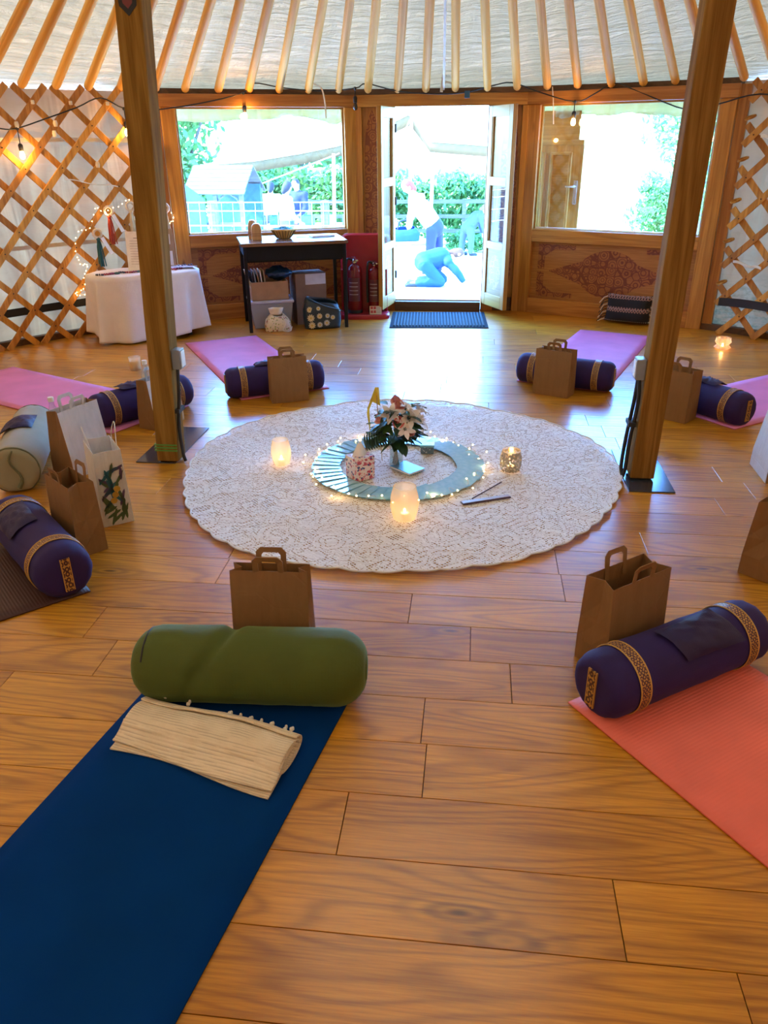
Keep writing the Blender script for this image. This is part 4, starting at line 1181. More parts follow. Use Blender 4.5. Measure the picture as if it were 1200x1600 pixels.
# necklace cards on a stand
M_cardb = plain('kraft_card', (.42, .28, .16), .7)
cs = thing('necklace_stand', 'stand of kraft jewellery cards with necklaces behind the post', 'jewellery stand', on_table(.20, .10), ta - .25)
MB().b2((-.10, .012, 0), (.10, .022, .30)).build('back_board', M_cardb, cs)
for x_, z_ in ((-.055, .16), (.035, .16), (.04, .01), (-.05, .01)):
    c_ = MB().b2((-.04, -.004, 0), (.04, 0, .115)).build('jewellery_card', M_cardb if z_ > .1 else M_paper, cs, (x_, .008, z_))
    MB().b2((.008, -.0055, .02), (.036, -.004, .10)).build('tag_strip', M_paper, c_)
    MB().tube(smoothpath([(-.024, -.006, .105), (-.012, -.006, .06), (-.008, -.006, .03), (.0, -.006, .06), (.004, -.006, .105)], 4), .002, 5).build('necklace', M_rubber, c_)
    MB().ball((-.008, -.008, .024), .007, 7, 5, (1, .7, 1.4)).build('necklace_bead', bead_cols[1], c_)
# ring-and-tassel wall hangings tied to the lattice
def tassel(p, col, nm, label, tagd=1):
    t = thing('tassel_hanging', label, 'wall hanging', p, math.atan2(-p[0], p[1]))
    m = MB(); m.tube([(.024 * cos(2 * PI * k / 16), 0, .024 * sin(2 * PI * k / 16)) for k in range(17)], .008, 6, False); m.build('ring', plain('pale_wood_ring', (.62, .52, .42), .5), t, smooth=60)
    y = MB()
    for k in range(22):
        a = 2 * PI * hsh(k, 3); r = .016 * hsh(k, 4); y.tube([(0 + .3 * r * cos(a), .0, -.026), (r * cos(a), r * .5 * sin(a), -.075), (r * 1.6 * cos(a) + .006 * (hsh(k, 6) - .5), r * .7 * sin(a), -.175 - .02 * hsh(k, 5))], .0035, 4)
    mt = plain('yarn_' + nm, col, .9); y.build('tassel', mt, t, smooth=60); MB().ball((0, 0, -.032), .013, 8, 5).build('tassel_head', mt, t, smooth=180)
    if tagd: MB().b2((-.011, -.002, -.115), (.011, .0, -.005)).build('price_tag', M_paper, t, (.018, -.012, -.018), (0, -.45 * tagd, 0))
    t.scale = (1.35, 1.35, 1.35)
    return t
tassel((-2.655, 2.895, .99), (.45, .05, .02), 'rust', 'rust tassel hanging from a pale ring on the lattice')
tassel((-2.516, 3.02, 1.015), (.62, .50, .32), 'cream', 'cream tassel hanging from a pale ring beside the post', 0)
tassel((-2.742, 2.815, .822), (.02, .09, .10), 'teal', 'teal tassel hanging from a pale ring, lowest on the lattice')
tassel((-2.29, 3.195, .99), (.40, .34, .26), 'taupe', 'taupe tassel hanging from a ring right of the post', 0)
fl2 = thing('fairy_light_string', 'warm fairy light wire draped over the lattice above the display table', 'fairy lights', (0, 0, 0))
fpts = [(-2.27, 3.23, .87), (-2.245, 3.25, .90), (-2.27, 3.235, .97), (-2.40, 3.14, 1.03), (-2.521, 3.041, 1.061), (-2.6, 2.975, 1.02), (-2.69, 2.89, .98), (-2.735, 2.85, 1.01), (-2.787, 2.8, .87), (-2.86, 2.73, .85), (-2.89, 2.694, .70), (-2.876, 2.708, .6), (-2.84, 2.748, .585), (-2.86, 2.724, .516), (-2.881, 2.702, .405), (-2.934, 2.645, .365), (-2.885, 2.698, .35)]
fpath = smoothpath(fpts, 6); MB().tube(fpath, .001, 4, False).build('wire', M_wire, fl2)
for k in range(0, len(fpath), 2): put('bulb', bl, fl2, fpath[k] + Vector((.012 * (hsh(k, 3) - .5), -.006, .016 * (hsh(k, 4) - .5))))
for k in range(6, len(fpath), 30):
    L = bpy.data.lights.new('fairy_glow', 'POINT'); L.energy = .03; L.color = (1, .6, .25); L.shadow_soft_size = .01; put('fairy_glow', L, fl2, fpath[k] - fpath[k].normalized() * .04)

# ------------------------------------------------------------------ festoon lights under the pole feet
fe = thing('festoon_lights', 'black festoon cable with hanging bulbs looped above the windows', 'festoon lights')
fpx = [(-3.161, 2.402, 1.594), (-3.089, 2.494, 1.594), (-2.941, 2.667, 1.66), (-2.762, 2.852, 1.741), (-2.619, 2.984, 1.81), (-2.481, 3.099, 1.737), (-2.298, 3.237, 1.73), (-1.984, 3.439, 1.779), (-1.655, 3.609, 1.857), (-1.561, 3.65, 1.933), (-1.342, 3.736, 1.901), (-1.031, 3.834, 1.877), (-.736, 3.901, 1.896), (-.638, 3.918, 1.929), (-.354, 3.954, 1.868), (.003, 3.97, 1.844), (.222, 3.964, 1.855), (.437, 3.946, 1.899), (.596, 3.925, 1.918), (.811, 3.886, 1.847), (1.117, 3.81, 1.764), (1.271, 3.761, 1.82), (1.409, 3.712, 1.888), (1.605, 3.631, 1.817), (1.956, 3.455, 1.68), (2.158, 3.332, 1.717), (2.391, 3.169, 1.77), (2.7, 2.91, 1.70), (3.0, 2.6, 1.62)]
fpx = [(-3.5, 1.87, 1.72), (-3.32, 2.17, 1.64)] + fpx
MB().tube(smoothpath([Vector(p) * 1.0 for p in fpx], 4), .0055, 6).build('cable', M_rubber, fe, smooth=60)
for p, lit, dz in (((-3.084, 2.501, 1.594), 1, .16), ((-2.485, 3.092, 1.737), 1, .15), ((-1.645, 3.613, 1.857), 1, .15), ((-.738, 3.90, 1.896), 0, .12), ((1.118, 3.809, 1.764), 1, .13)):
    x_, y_, z_ = p
    s_ = MB(); s_.ball((x_, y_, z_), .014, 7, 5); s_.tube([(x_, y_, z_), (x_, y_, z_ - dz + .06)], .004, 6); s_.lathe([(.008, -.055), (.016, -.05), (.018, -.012), (.010, .0)], 10, (x_, y_, z_ - dz + .06)); so = s_.build('lamp_holder', M_rubber, fe, smooth=50)
    zb_ = z_ - dz
    MB().lathe([(.0, -.05), (.014, -.045), (.02, -.03), (.018, -.01), (.011, .006), (.0, .008)], 12, (x_, y_, zb_), cap=False).build('bulb', M_bulb if lit else plain('bulb_off', (.05, .04, .04), .1), fe, smooth=180)
    if lit:
        L = bpy.data.lights.new('bulb_glow', 'POINT'); L.energy = .45; L.color = (1, .52, .14); L.shadow_soft_size = .02
        put('bulb_glow', L, fe, Vector((x_, y_, zb_ - .02)) - Vector((x_, y_, 0)).normalized() * .03)
fill_cable, fill_bulbs = [], []
for k in range(39):      # unseen cable round the back wall, added with lit bulbs for warm fill
    th = .875 + (5.18 - .875) * k / 38; zz = 1.74 if k % 2 else 1.63
    fill_cable.append((3.95 * sin(th), 3.95 * cos(th), zz))
    if k % 2 == 0: fill_bulbs.append(fill_cable[-1])
MB().tube(smoothpath(fill_cable, 3), .0055, 6).build('cable', M_rubber, fe, smooth=60)
for x_, y_, z_ in fill_bulbs:
    s_ = MB(); s_.tube([(x_, y_, z_), (x_, y_, z_ - .09)], .004, 6); s_.lathe([(.008, -.055), (.016, -.05), (.018, -.012), (.010, .0)], 10, (x_, y_, z_ - .08)); s_.build('lamp_holder', M_rubber, fe, smooth=50)
    MB().lathe([(.0, -.05), (.014, -.045), (.02, -.03), (.018, -.01), (.011, .006), (.0, .008)], 12, (x_, y_, z_ - .14), cap=False).build('bulb', M_bulb, fe, smooth=180)
    L = bpy.data.lights.new('bulb_glow', 'POINT'); L.energy = .42; L.color = (1, .58, .20); L.shadow_soft_size = .03  # lamp of an added, unseen bulb, warms the near floor
    put('bulb_glow', L, fe, Vector((x_, y_, z_ - .16)) - Vector((x_, y_, 0)).normalized() * .04)
MB().b2((.20, 3.94, 1.81), (.245, 3.975, 1.865)).build('cable_clip', plain('blue_clip', (.02, .10, .18), .4), fe)
tc1 = MB(); tc1.tube(smoothpath([(-1.08, 3.80, 1.93), (-1.02, 3.83, 1.90), (-.995, 3.84, 1.80), (-.99, 3.845, 1.67)], 5), .007, 5); tag(tc1.build('hanging_tie', M_tie, smooth=60), 'loose cream cotton tie hanging over the left window', 'cotton tie')
tc2 = MB(); tc2.tube(smoothpath([(.93, 3.885, 1.88), (.945, 3.88, 1.77), (.96, 3.87, 1.60)], 5), .004, 5); tag(tc2.build('hanging_tie', M_tie, smooth=60), 'thin cream cotton tie hanging over the right window', 'cotton tie')

# ------------------------------------------------------------------ desk and what is on and under it
da = math.atan2(.284, .787)
dp = Vector((-1.55, 2.943, 0))
dk = thing('desk', 'black metal-legged desk with brown top below the left window', 'desk', dp, da)
DL, DD, DH = .837, .50, .735
MB().b2((-.03, -.03, DH - .028), (DL + .03, DD + .03, DH)).build('desk_top', M_deskwood, dk, bev=.003)
MB().b2((0, -.005, DH - .145), (DL, .012, DH - .03)).build('apron', M_black, dk)
MB().b2((0, DD - .012, DH - .145), (DL, DD + .005, DH - .03)).build('apron', M_black, dk)
for x_ in (0, DL): MB().b2((x_ - .008, 0, DH - .11), (x_ + .008, DD, DH - .03)).build('side_rail', M_black, dk)
for x_ in (0, DL):
    for y_ in (0, DD): MB().b2((x_ - .014, y_ - .014, 0), (x_ + .014, y_ + .014, DH - .028)).build('leg', M_black, dk, bev=.002)
MB().b2((.015, .03, DH - .16), (DL - .015, DD - .03, DH - .15)).build('shelf', M_black, dk)
def on_desk(x_, y_, z_=DH):
    p = Matrix.Rotation(da, 3, 'Z') @ Vector((x_, y_, 0)) + dp; return (p.x, p.y, z_)
def arch_block(x_, y_, w_, h_, d_, mat, nm, label):
    m = MB(); ps_ = [(-w_ / 2, 0), (w_ / 2, 0)] + [(w_ / 2 * cos(a) ** .6 if cos(a) > 0 else -w_ / 2 * abs(cos(a)) ** .6, h_ * .55 + h_ * .45 * sin(a)) for a in [PI * k / 10 for k in range(11)]]
    m.loft([[(px, yy, pz) for px, pz in ps_] for yy in (-d_ / 2, d_ / 2)])
    t = thing(nm, label, 'ornament', on_desk(x_, y_), da - .1); m.build('body', mat, t, bev=.006)
    for z in (.035, .05): MB().b2((-w_ / 2 - .001, -d_ / 2 - .001, z), (w_ / 2 + .001, d_ / 2 + .001, z + .004)).build('groove_line', plain('groove', (.20, .10, .05), .6), t)
arch_block(.10, .33, .075, .155, .09, M_paleply, 'wooden_arch', 'taller pale rounded wooden block at the back of the desk')
arch_block(.125, .22, .085, .135, .08, M_paleply, 'wooden_arch', 'shorter pale rounded wooden block in front on the desk')
bw = thing('wicker_bowl', 'small slatted wicker bowl of teal paper on the desk', 'bowl', on_desk(.36, .27), 0)
M_wick = wood('wicker', (.62, .36, .09), (.85, .58, .20), 'Z', .5, knots=False)
bb = MB(); bb.lathe([(.0, .003), (.055, .003), (.075, .03), (.105, .075), (.101, .075), (.071, .032), (.052, .008), (0, .008)], 32, cap=False); bb.build('bowl_body', M_wick, bw, smooth=50)
for k in range(22):
    a = 2 * PI * k / 22; MB().tube([(.058 * cos(a), .058 * sin(a), .004), (.079 * cos(a), .079 * sin(a), .03), (.108 * cos(a), .108 * sin(a), .074)], .0035, 4).build('cane', plain('cane_brown', (.20, .10, .03), .5) if k == 0 else bpy.data.materials['cane_brown'], bw)
MB().tube([(.107 * cos(2 * PI * k / 32), .107 * sin(2 * PI * k / 32), .076) for k in range(33)], .006, 6, False).build('rim', M_wick, bw, smooth=60)
pb = MB(); pb.grid(lambda u, v: Vector(((.085 * v + .003) * cos(2 * PI * u), (.085 * v + .003) * sin(2 * PI * u), .075 + .018 * (1 - v) + .012 * wob(u * 19, v * 9))), 28, 5, True); pb.build('paper_filling', plain('teal_tissue', (.05, .25, .26), .7), bw, smooth=30)
wr_ = MB(); wr_.tube(smoothpath([on_desk(.47, .30, DH + .004), on_desk(.55, .25, DH + .004), on_desk(.62, .20, DH + .004), on_desk(.72, .22, DH + .004), on_desk(.80, .30, DH + .004), on_desk(.84, .45, DH + .004)], 6), .003, 6); tag(wr_.build('power_lead', M_grey, smooth=60), 'thin grey lead lying on the desk top', 'cable')
ppd = MB(); ppd.b2((-.10, -.075, 0), (.10, .075, .012)); tag(ppd.build('paper_pile', M_paper, None, on_desk(.70, .34, DH + .001), (0, 0, da + .1), bev=.002), 'low pile of white paper at the right of the desk', 'paper')
# under the desk
M_tub = G('clear_tub', .25, (.55, .60, .75)); _t = M_tub.n('ShaderNodeBsdfTransparent'); _t.inputs[0].default_value = (.75, .8, .92, 1); M_tub.surf(M_tub.mixshader(.55, M_tub.b.outputs[0], _t.outputs[0])); M_tub = M_tub.m
tub = thing('storage_tub', 'clear plastic storage tub with lilac lid under the desk', 'storage tub', on_desk(.20, .25, 0), da)
MB().loft([[(sx * a, sy * b, z) for sx, sy in ((-1, -1), (1, -1), (1, 1), (-1, 1))] for a, b, z in ((.155, .12, .004), (.185, .145, .22), (.180, .140, .22), (.150, .115, .01))]).build('tub_body', M_tub, tub, bev=.004)
MB().b2((-.195, -.155, .221), (.195, .155, .243)).build('lid', plain('lilac_lid', (.42, .45, .62), .3), tub, bev=.006)
fill = MB()
for k in range(10): fill.ball((-.10 + .2 * hsh(k, 1), -.07 + .14 * hsh(k, 2), .05 + .05 * hsh(k, 3)), .05, 8, 5, (1, 1, .7))
fill.build('tub_contents', plain('tub_contents', (.15, .14, .17), .7), tub, smooth=180)
M_card2 = plain('cardboard', (.36, .21, .12), .8)
bx = thing('cardboard_box', 'open low cardboard box of folders on the lilac tub lid', 'cardboard box', on_desk(.19, .25, .2435), da + .06)
b_ = MB()
b_.b2((-.16, -.12, 0), (.16, .12, .006)); b_.b2((-.16, -.12, 0), (-.154, .12, .155)); b_.b2((.154, -.12, 0), (.16, .12, .155)); b_.b2((-.154, -.12, 0), (.154, -.114, .155)); b_.b2((-.154, .114, 0), (.154, .12, .155)); b_.build('box_body', M_card2, bx)
fcol = [plain('folder_cream', (.45, .36, .22), .6), M_black, M_grey, M_card2, M_paper]
for k in range(6): MB().b2((-.004, -.09, 0), (.004, .09, .24)).build('folder', fcol[k % 5], bx, (-.135 + .022 * k, .0, .008), (0, -.22 + .03 * k, 0))
bb2 = MB(); bb2.grid(lambda u, v: Vector(((.115 * sin(PI * (v * .96 + .02)) * (1 + .12 * sin(6 * PI * u + 5 * v))) * cos(2 * PI * u), (.095 * sin(PI * (v * .96 + .02)) * (1 + .1 * sin(10 * PI * u))) * sin(2 * PI * u), .012 + .115 * v + .016 * wob(u * 21, v * 8))), 30, 12, True)
tag(bb2.build('blue_bag', cloth('blue_shiny', (.015, .05, .12), .35, 0, 900, .01, .4), None, on_desk(.285, .25, .385), (0, 0, da), smooth=180), 'scrunched dark blue bag on top of the low cardboard box', 'bag')
cb = thing('cardboard_box', 'tall closed cardboard box with a white label under the desk', 'cardboard box', on_desk(.555, .33, 0), da + .12)
MB().b2((-.14, -.11, 0), (.14, .11, .44)).build('box_body', plain('cardboard_dark', (.22, .12, .07), .8), cb, bev=.003)
MB().b2((-.05, -.1115, .345), (.135, -.1102, .435)).build('paper_label', plain('label_grey', (.55, .50, .52), .6), cb)
def soft_bag(name, label, loc, rz, sx, sy, h, mat, top, seed):
    t = thing(name, label, 'bag', loc, rz); m = MB()
    def f(u, v):
        a = 2 * PI * u; q = v; prof = (1 - (q ** 3) * (1 - top)) * (.93 + .07 * sin(PI * q))
        ca, sa = cos(a), sin(a); x0 = sx * math.copysign(abs(ca) ** .6, ca); y0 = sy * math.copysign(abs(sa) ** .6, sa)
        wv = 1 + .06 * wob(u * 17 + seed, q * 7) * q
        return Vector((x0 * prof * wv, y0 * prof * wv, h * q * (1 - .22 * (.5 + .5 * cos(a + seed)) * q)))
    m.grid(f, 40, 12, True); m.add([f(k / 40, 0) for k in range(40)], [tuple(range(39, -1, -1))])
    m.build('bag_body', mat, t, smooth=180, solid=.005)
    return t, f
M_navy = cloth('navy_oilcloth', (.008, .025, .045), .35, 0, 900, .003, .2)
tt_, ff = soft_bag('daisy_tote', 'slouching navy tote printed with cream daisies under the desk', on_desk(.63, .06, 0), da - .05, .165, .09, .265, M_navy, .86, .3)
M_dais = plain('daisy_cream', (.62, .52, .33), .6); M_dais2 = plain('daisy_white', (.50, .52, .55), .6); M_dc = plain('daisy_gold', (.55, .38, .06), .6)
def daisy(r):
    ps = []
    for k in range(40):
        a = 2 * PI * k / 40; rr = r * (.62 + .38 * abs(cos(5 * a))); ps.append((rr * cos(a), 0, rr * sin(a)))
    return ps
for x_, z_, r_, mt in ((-.115, .17, .027, M_dais), (-.105, .10, .034, M_dais), (-.10, .036, .032, M_dais), (-.03, .115, .026, M_dais), (-.03, .04, .026, M_dais2), (.03, .055, .028, M_dais2), (.035, .115, .022, M_dais2), (.085, .10, .022, M_dais2), (-.04, .18, .02, M_dais2)):
    u0 = min(((abs(ff(k / 200, z_ / .265).x - x_) + (10 if ff(k / 200, z_ / .265).y > 0 else 0)), k / 200) for k in range(200))[1]
    p = ff(u0, z_ / .265)
    d_ = MB().poly([(a, 0, c) for a, b, c in daisy(r_)], .002, (0, -1, 0)).build('daisy_print', mt, tt_, (p.x, p.y - .006, z_))
    MB().poly([(.009 * cos(2 * PI * k / 10), 0, .009 * sin(2 * PI * k / 10)) for k in range(10)], .003, (0, -1, 0)).build('daisy_centre', M_dc, d_)
MB().tube(smoothpath([ff(.52, .97), ff(.62, .99) + Vector((0, 0, .01)), ff(.75, .96) + Vector((0, -.02, -.01)), ff(.9, .9) + Vector((.02, -.02, -.03)), ff(.98, .7) + Vector((.03, -.01, -.02))], 5), .007, 6, flat=.4).build('strap', plain('tote_strap', (.05, .11, .15), .3), tt_, smooth=60)
M_print = floral('printed_cotton', (.62, .55, .44), [((.30, .12, .07), .40), ((.25, .30, .10), .38), ((.20, .26, .36), .28)], 26)
pbag, pf = soft_bag('cotton_bag', 'printed white drawstring bag slumped before the tub', on_desk(.235, .03, 0), da, .115, .07, .16, M_print, .42, 1.4)
MB().grid(lambda u, v: Vector(((.045 + .02 * v) * cos(2 * PI * u) - .01, (.02 + .012 * v) * sin(2 * PI * u) * (1 + .3 * sin(8 * PI * u)), .135 + .06 * v)), 24, 4, True).build('bag_neck', M_tie, pbag, smooth=120, solid=.003)
MB().tube(smoothpath([(.03, -.05, .13), (.06, -.075, .08), (.035, -.085, .02), (.06, -.095, .006), (.10, -.08, .01), (.115, -.06, .04)], 5), .004, 5).build('drawstring', M_tie, pbag, smooth=60)

# ------------------------------------------------------------------ red fire point
M_red = plain('red_plastic', (.34, .006, .018), .3); M_redd = plain('extinguisher_red', (.16, .008, .015), .22)
fs = thing('fire_stand', 'red plastic fire extinguisher stand beside the door', 'fire stand', (-.665, 3.70, 0), 6 * D2R)
bbk = MB(); outl = [(-.215, .02), (.215, .02)] + [(.215 - .07 + .07 * cos(a), .66 + .07 * sin(a)) for a in [PI / 2 * k / 6 for k in range(7)]] + [(-.215 + .07 + .07 * cos(a), .66 + .07 * sin(a)) for a in [PI / 2 + PI / 2 * k / 6 for k in range(7)]]
bbk.loft([[(x_ * s, y_, z_ if z_ < .1 else .02 + (z_ - .02) * (1 if s == 1 else .98)) for x_, z_ in outl] for s, y_ in ((1, .10), (1, .085), (.94, .07))]); bbk.build('back_board', M_red, fs, smooth=30)
MB().loft([[((.235 if z < .04 else .225) * math.copysign(abs(cos(2 * PI * k / 40)) ** .45, cos(2 * PI * k / 40)), -.02 + (.135 if z < .04 else .128) * math.copysign(abs(sin(2 * PI * k / 40)) ** .45, sin(2 * PI * k / 40)), z) for k in range(40)] for z in (.0, .012, .03, .042)]).build('foot_tray', M_red, fs, smooth=40)
for sx in (-1, 1): MB().b2((sx * .215, .03, .04), (sx * .195, .085, .42)).build('side_rib', M_red, fs, bev=.006)
def extinguisher(x_, r, h, label):
    p = Matrix.Rotation(6 * D2R, 3, 'Z') @ Vector((x_, -.025, 0)) + Vector((-.665, 3.70, 0))
    t = thing('fire_extinguisher', label, 'fire extinguisher', (p.x, p.y, .043), 0)
    MB().lathe([(r * .9, 0), (r, .012), (r, h * .74), (r * .92, h * .80), (r * .6, h * .85), (r * .3, h * .87), (r * .28, h * .90)], 24).build('cylinder', M_redd, t, smooth=40)
    MB().lathe([(r * 1.01, 0), (r * 1.01, .03), (r * .98, .031)], 24).build('foot_ring', M_rubber, t, smooth=40)
    MB().lathe([(r * .3, 0), (r * .34, .01), (r * .3, .03), (r * .2, .035)], 12, (0, 0, h * .89)).build('valve', M_chrome, t, smooth=40)
    MB().box((.012, -.03, h * .965), (.022, .10, .012), Euler((.18, 0, .5)).to_matrix()).build('lever', M_chrome, t, bev=.002)
    MB().box((.012, -.03, h * .93), (.022, .09, .010), Euler((-.15, 0, .5)).to_matrix()).build('carry_handle', M_chrome, t, bev=.002)
    MB().tube(smoothpath([(.0, .0, h * .92), (-r * .9, -.01, h * .95), (-r * 1.12, -.02, h * .7), (-r * 1.1, -.03, h * .4), (-r * 1.05, -.03, h * .2)], 5), .010, 8).build('hose', M_rubber, t, smooth=60)
    MB().grid(lambda u, v: Vector(((r + .0012) * cos(-2.4 + 1.7 * u), (r + .0012) * sin(-2.4 + 1.7 * u), h * (.22 + .42 * v))), 12, 2).build('label_sticker', plain('extinguisher_label', (.10, .02, .03), .3), t, smooth=180)
    for k in range(4): MB().grid(lambda u, v: Vector(((r + .002) * cos(-2.2 + 1.2 * u), (r + .002) * sin(-2.2 + 1.2 * u), h * (.34 + .07 * k) + .005 * v)), 10, 1).build('label_line', bpy.data.materials['pale_ink'], t)
    return t
extinguisher(-.085, .068, .50, 'wider red fire extinguisher on the left of the red stand')
extinguisher(.095, .056, .47, 'slimmer red fire extinguisher on the right of the red stand')
sg = thing('fire_notice', 'small cream and red notice card leaning on the red stand tray', 'notice', (-.545, 3.575, .044), 8 * D2R)
MB().b2((-.055, -.002, 0), (.055, .002, .085)).build('notice_card', plain('notice_cream', (.55, .47, .33), .5), sg, (0, 0, 0), (-.7, 0, 0))
for x_, z_ in ((-.046, .052), (-.046, .012), (-.018, .052), (-.018, .012)): MB().b2((x_, -.0035, z_), (x_ + .022, -.002, z_ + .027)).build('notice_panel', plain('notice_red', (.40, .03, .03), .5), sg, (0, 0, 0), (-.7, 0, 0))
for k in range(5): MB().b2((.008, -.0035, .012 + k * .014), (.048, -.002, .017 + k * .014)).build('notice_line', M_grey, sg, (0, 0, 0), (-.7, 0, 0))

# ------------------------------------------------------------------ doormat
dmx, dmy = .035, 3.575
dm_ = thing('doormat', 'blue-grey ribbed doormat inside the threshold', 'doormat', (dmx, dmy, 0), 3.2 * D2R)
M_dmat = plain('doormat_rubber', (.006, .014, .02), .8, Specular_IOR_Level=.1); M_drib = cloth('doormat_rib', (.022, .055, .065), .95, 0, 700, .003)
MB().b2((-.435, -.34, 0), (.435, .34, .007)).build('backing', M_dmat, dm_, bev=.003)
for k in range(29):
    x_ = -.395 + k * .79 / 28; MB().cbox((0, 0, .0045), (.017, .60, .009), .004).build('rib', M_drib, dm_, (x_, 0, .007))

# ------------------------------------------------------------------ fringed cushion by the right panel
def weave():
    g = G('black_woven', .9); x, y, z = g.xyz(); n = g.noise(g.vec(x, y, z), 60, 2)
    band = ((z * 60.0 + n * .6).sin()); dots = ((x * 260.0).sin() * (z * 190.0).sin())
    m_ = band.gt(.35) * dots.gt(-.1) * z.gt(.10)
    m2 = (z * 60.0).sin().gt(.93) * (x * 400.0).sin().gt(0)
    g.set('Base Color', g.mix(m_, g.mix(m2, (.008, .008, .012), (.35, .33, .36)), (.30, .17, .14))); g.bump(m_ + n, .5, .004); return g.m
M_wv = weave()
cu_ = thing('fringed_cushion', 'black woven cushion with pale bands and fringe leaning on the right carved panel', 'cushion', (1.70, 3.535, 0), -25 * D2R)
cm_ = MB(); W_, H_ = .20, .235
def cush(u, v, s):
    x_ = (u - .5) * 2; z_ = (v - .5) * 2; e = (max(0, 1 - x_ ** 4) * max(0, 1 - z_ ** 4)) ** .5
    return Vector((W_ * x_ * (1 - .06 * (1 - z_ * z_)), s * .075 * e + .05 * v, .012 + H_ * v * (1 - .05 * (1 - x_ * x_)) ))
cm_.grid(lambda u, v: cush(u, v, -1), 20, 16); cm_.grid(lambda u, v: cush(1 - u, v, 1), 20, 16); cm_.build('cushion_cover', M_wv, cu_, smooth=180)
for s in (-1, 1):
    for k in range(10):
        z = .03 + k * .021; pz = cush(0 if s < 0 else 1, (z - .012) / H_, 0)
        MB().tube([pz, pz + Vector((s * .03, -.02, -.012)), pz + Vector((s * (.05 + .012 * (k % 2)), -.035, -min(z - .006, .06)))], .004, 5).build('fringe', M_tie if k % 3 == 0 else M_rubber, cu_, smooth=60)
# ------------------------------------------------------------------ loose candles on the floor
cnd = thing('pillar_candle', 'white pillar candle glass on the floor left of the left post', 'candle', (-2.074, 1.70, 0))
MB().lathe([(.0, 0), (.036, 0), (.038, .003), (.043, .095), (.040, .095), (.036, .02), (0, .02)], 24, cap=False).build('glass', M_lan, cnd, smooth=50)
MB().lathe([(.034, .021), (.037, .07), (.03, .071), (.0, .068)], 20).build('wax', M_wax, cnd, smooth=50)
cv = thing('crystal_votive', 'little faceted crystal votive glowing on the floor by the right wall', 'candle holder', (2.286, 2.652, 0))
c_ = MB(); c_.loft([[(r * (1 + .18 * (k % 2)) * cos(2 * PI * k / 20), r * (1 + .18 * (k % 2)) * sin(2 * PI * k / 20), z) for k in range(20)] for r, z in ((.035, 0), (.055, .012), (.038, .035), (.052, .055), (.045, .085), (.05, .09))], True, False); c_.build('crystal', M_lan, cv)
MB().ball((0, 0, .03), .007, 8, 6, (1, 1, 2)).build('flame', M_flame, cv)
MB().lathe([(.018, .004), (.018, .02)], 12).build('tealight', M_wax, cv)
L = bpy.data.lights.new('candle_glow', 'POINT'); L.energy = .03; L.color = (1, .5, .16); L.shadow_soft_size = .012; put('candle_glow', L, cv, (0, 0, .045))
# ================================================================== outside
def gz(y): return -.12 - .075 * max(0.0, y - 4.5)
g = G('pale_gravel', .9); x, y, z = g.xyz(); n = g.noise(g.vec(x, y, z), 3.0, 5, .6); n2 = g.noise(g.vec(x, y, z), .35, 3)
g.set('Base Color', g.mix(n2.step(.56, .66) * y.step(9.0, 13.0), g.ramp(n, [(.3, (.40, .37, .33)), (.7, (.62, .58, .52))]), (.22, .30, .08))); g.bump(n, .6, .03); M_gravel = g.m
gm = MB(); gm.grid(lambda u, v: Vector(((u - .5) * 90, -25 + v * 85, gz(-25 + v * 85))), 20, 40)
structure(gm.build('ground', M_gravel), 'pale sunlit gravel ground sloping away outside', 'ground')
# outer door leaf folded back against the outside of the right window
od = thing('outer_door', 'carved pine outer door leaf with lever handle folded back outside the right window', 'door', (.75, 4.285, -.02), math.atan2(-.185, .52))
W_ = .55
MB().b2((0, -.02, 0), (W_, .02, 1.50)).build('door_panel', M_outZ, od, bev=.004)
MB().b2((.0, -.02, 1.50), (W_ - .05, .02, 1.73)).build('arch_panel', M_outX, od, bev=.004)
MB().b2((-.0, -.032, 1.455), (W_, .0, 1.50)).build('cornice', M_outX, od, bev=.006)
for a, b in ((.08, .20), (.27, .44)):
    o = MB().b2((-(b - a) / 2, -.012, -.66), ((b - a) / 2, .0, .66)).build('carved_panel', M_carvO, od, ((a + b) / 2, -.016, .72))
    for s in (-1, 1): MB().b2((s * (b - a) / 2 - .012, -.03, -.68), (s * (b - a) / 2 + .012, .0, .68)).build('moulding', M_outZ, o, bev=.005)
    for s in (-1, 1): MB().b2((-(b - a) / 2, -.03, s * .67 - .012), ((b - a) / 2, .0, s * .67 + .012)).build('moulding', M_outX, o, bev=.005)
hp = MB().b2((.485, -.028, .97), (.52, -.02, 1.17)).build('handle_plate', M_chrome, od, bev=.003)
MB().tube([(.50, -.03, 1.12), (.50, -.06, 1.12), (.42, -.065, 1.12)], .009, 8).build('lever', M_chrome, hp, smooth=60)

# stretch tent with beige valance on poles
M_tent = fabric_translucent('tent_canvas', (.80, .78, .74), (.85, .82, .75), .2, 'wall')
M_beige = cloth('tent_valance', (.13, .068, .02), .8, 0, 300, .02)
tn = thing('stretch_tent', 'white stretch tent canopy with beige edge seen through the windows', 'tent', (0, 14, gz(14)))
fz = [(-5.5, 1.06), (-4.41, 1.13), (-3.4, 1.27), (-2.58, 1.41), (-1.8, 1.68), (-1.11, 1.98), (-.68, 1.47), (.47, 1.38), (1.7, 1.34)]
def fedge(u):
    q = u * (len(fz) - 1); i = min(len(fz) - 2, int(q)); t = q - i; a, b = fz[i], fz[i + 1]
    return Vector((a[0] + (b[0] - a[0]) * t, 0, a[1] + (b[1] - a[1]) * t - gz(14)))
def bedge(u): return Vector((-5.9 + 8.2 * u, 3.2 + 2 * sin(PI * u), 1.95 + 1.9 * u ** .7 + .25 * sin(9 * u) - gz(14)))
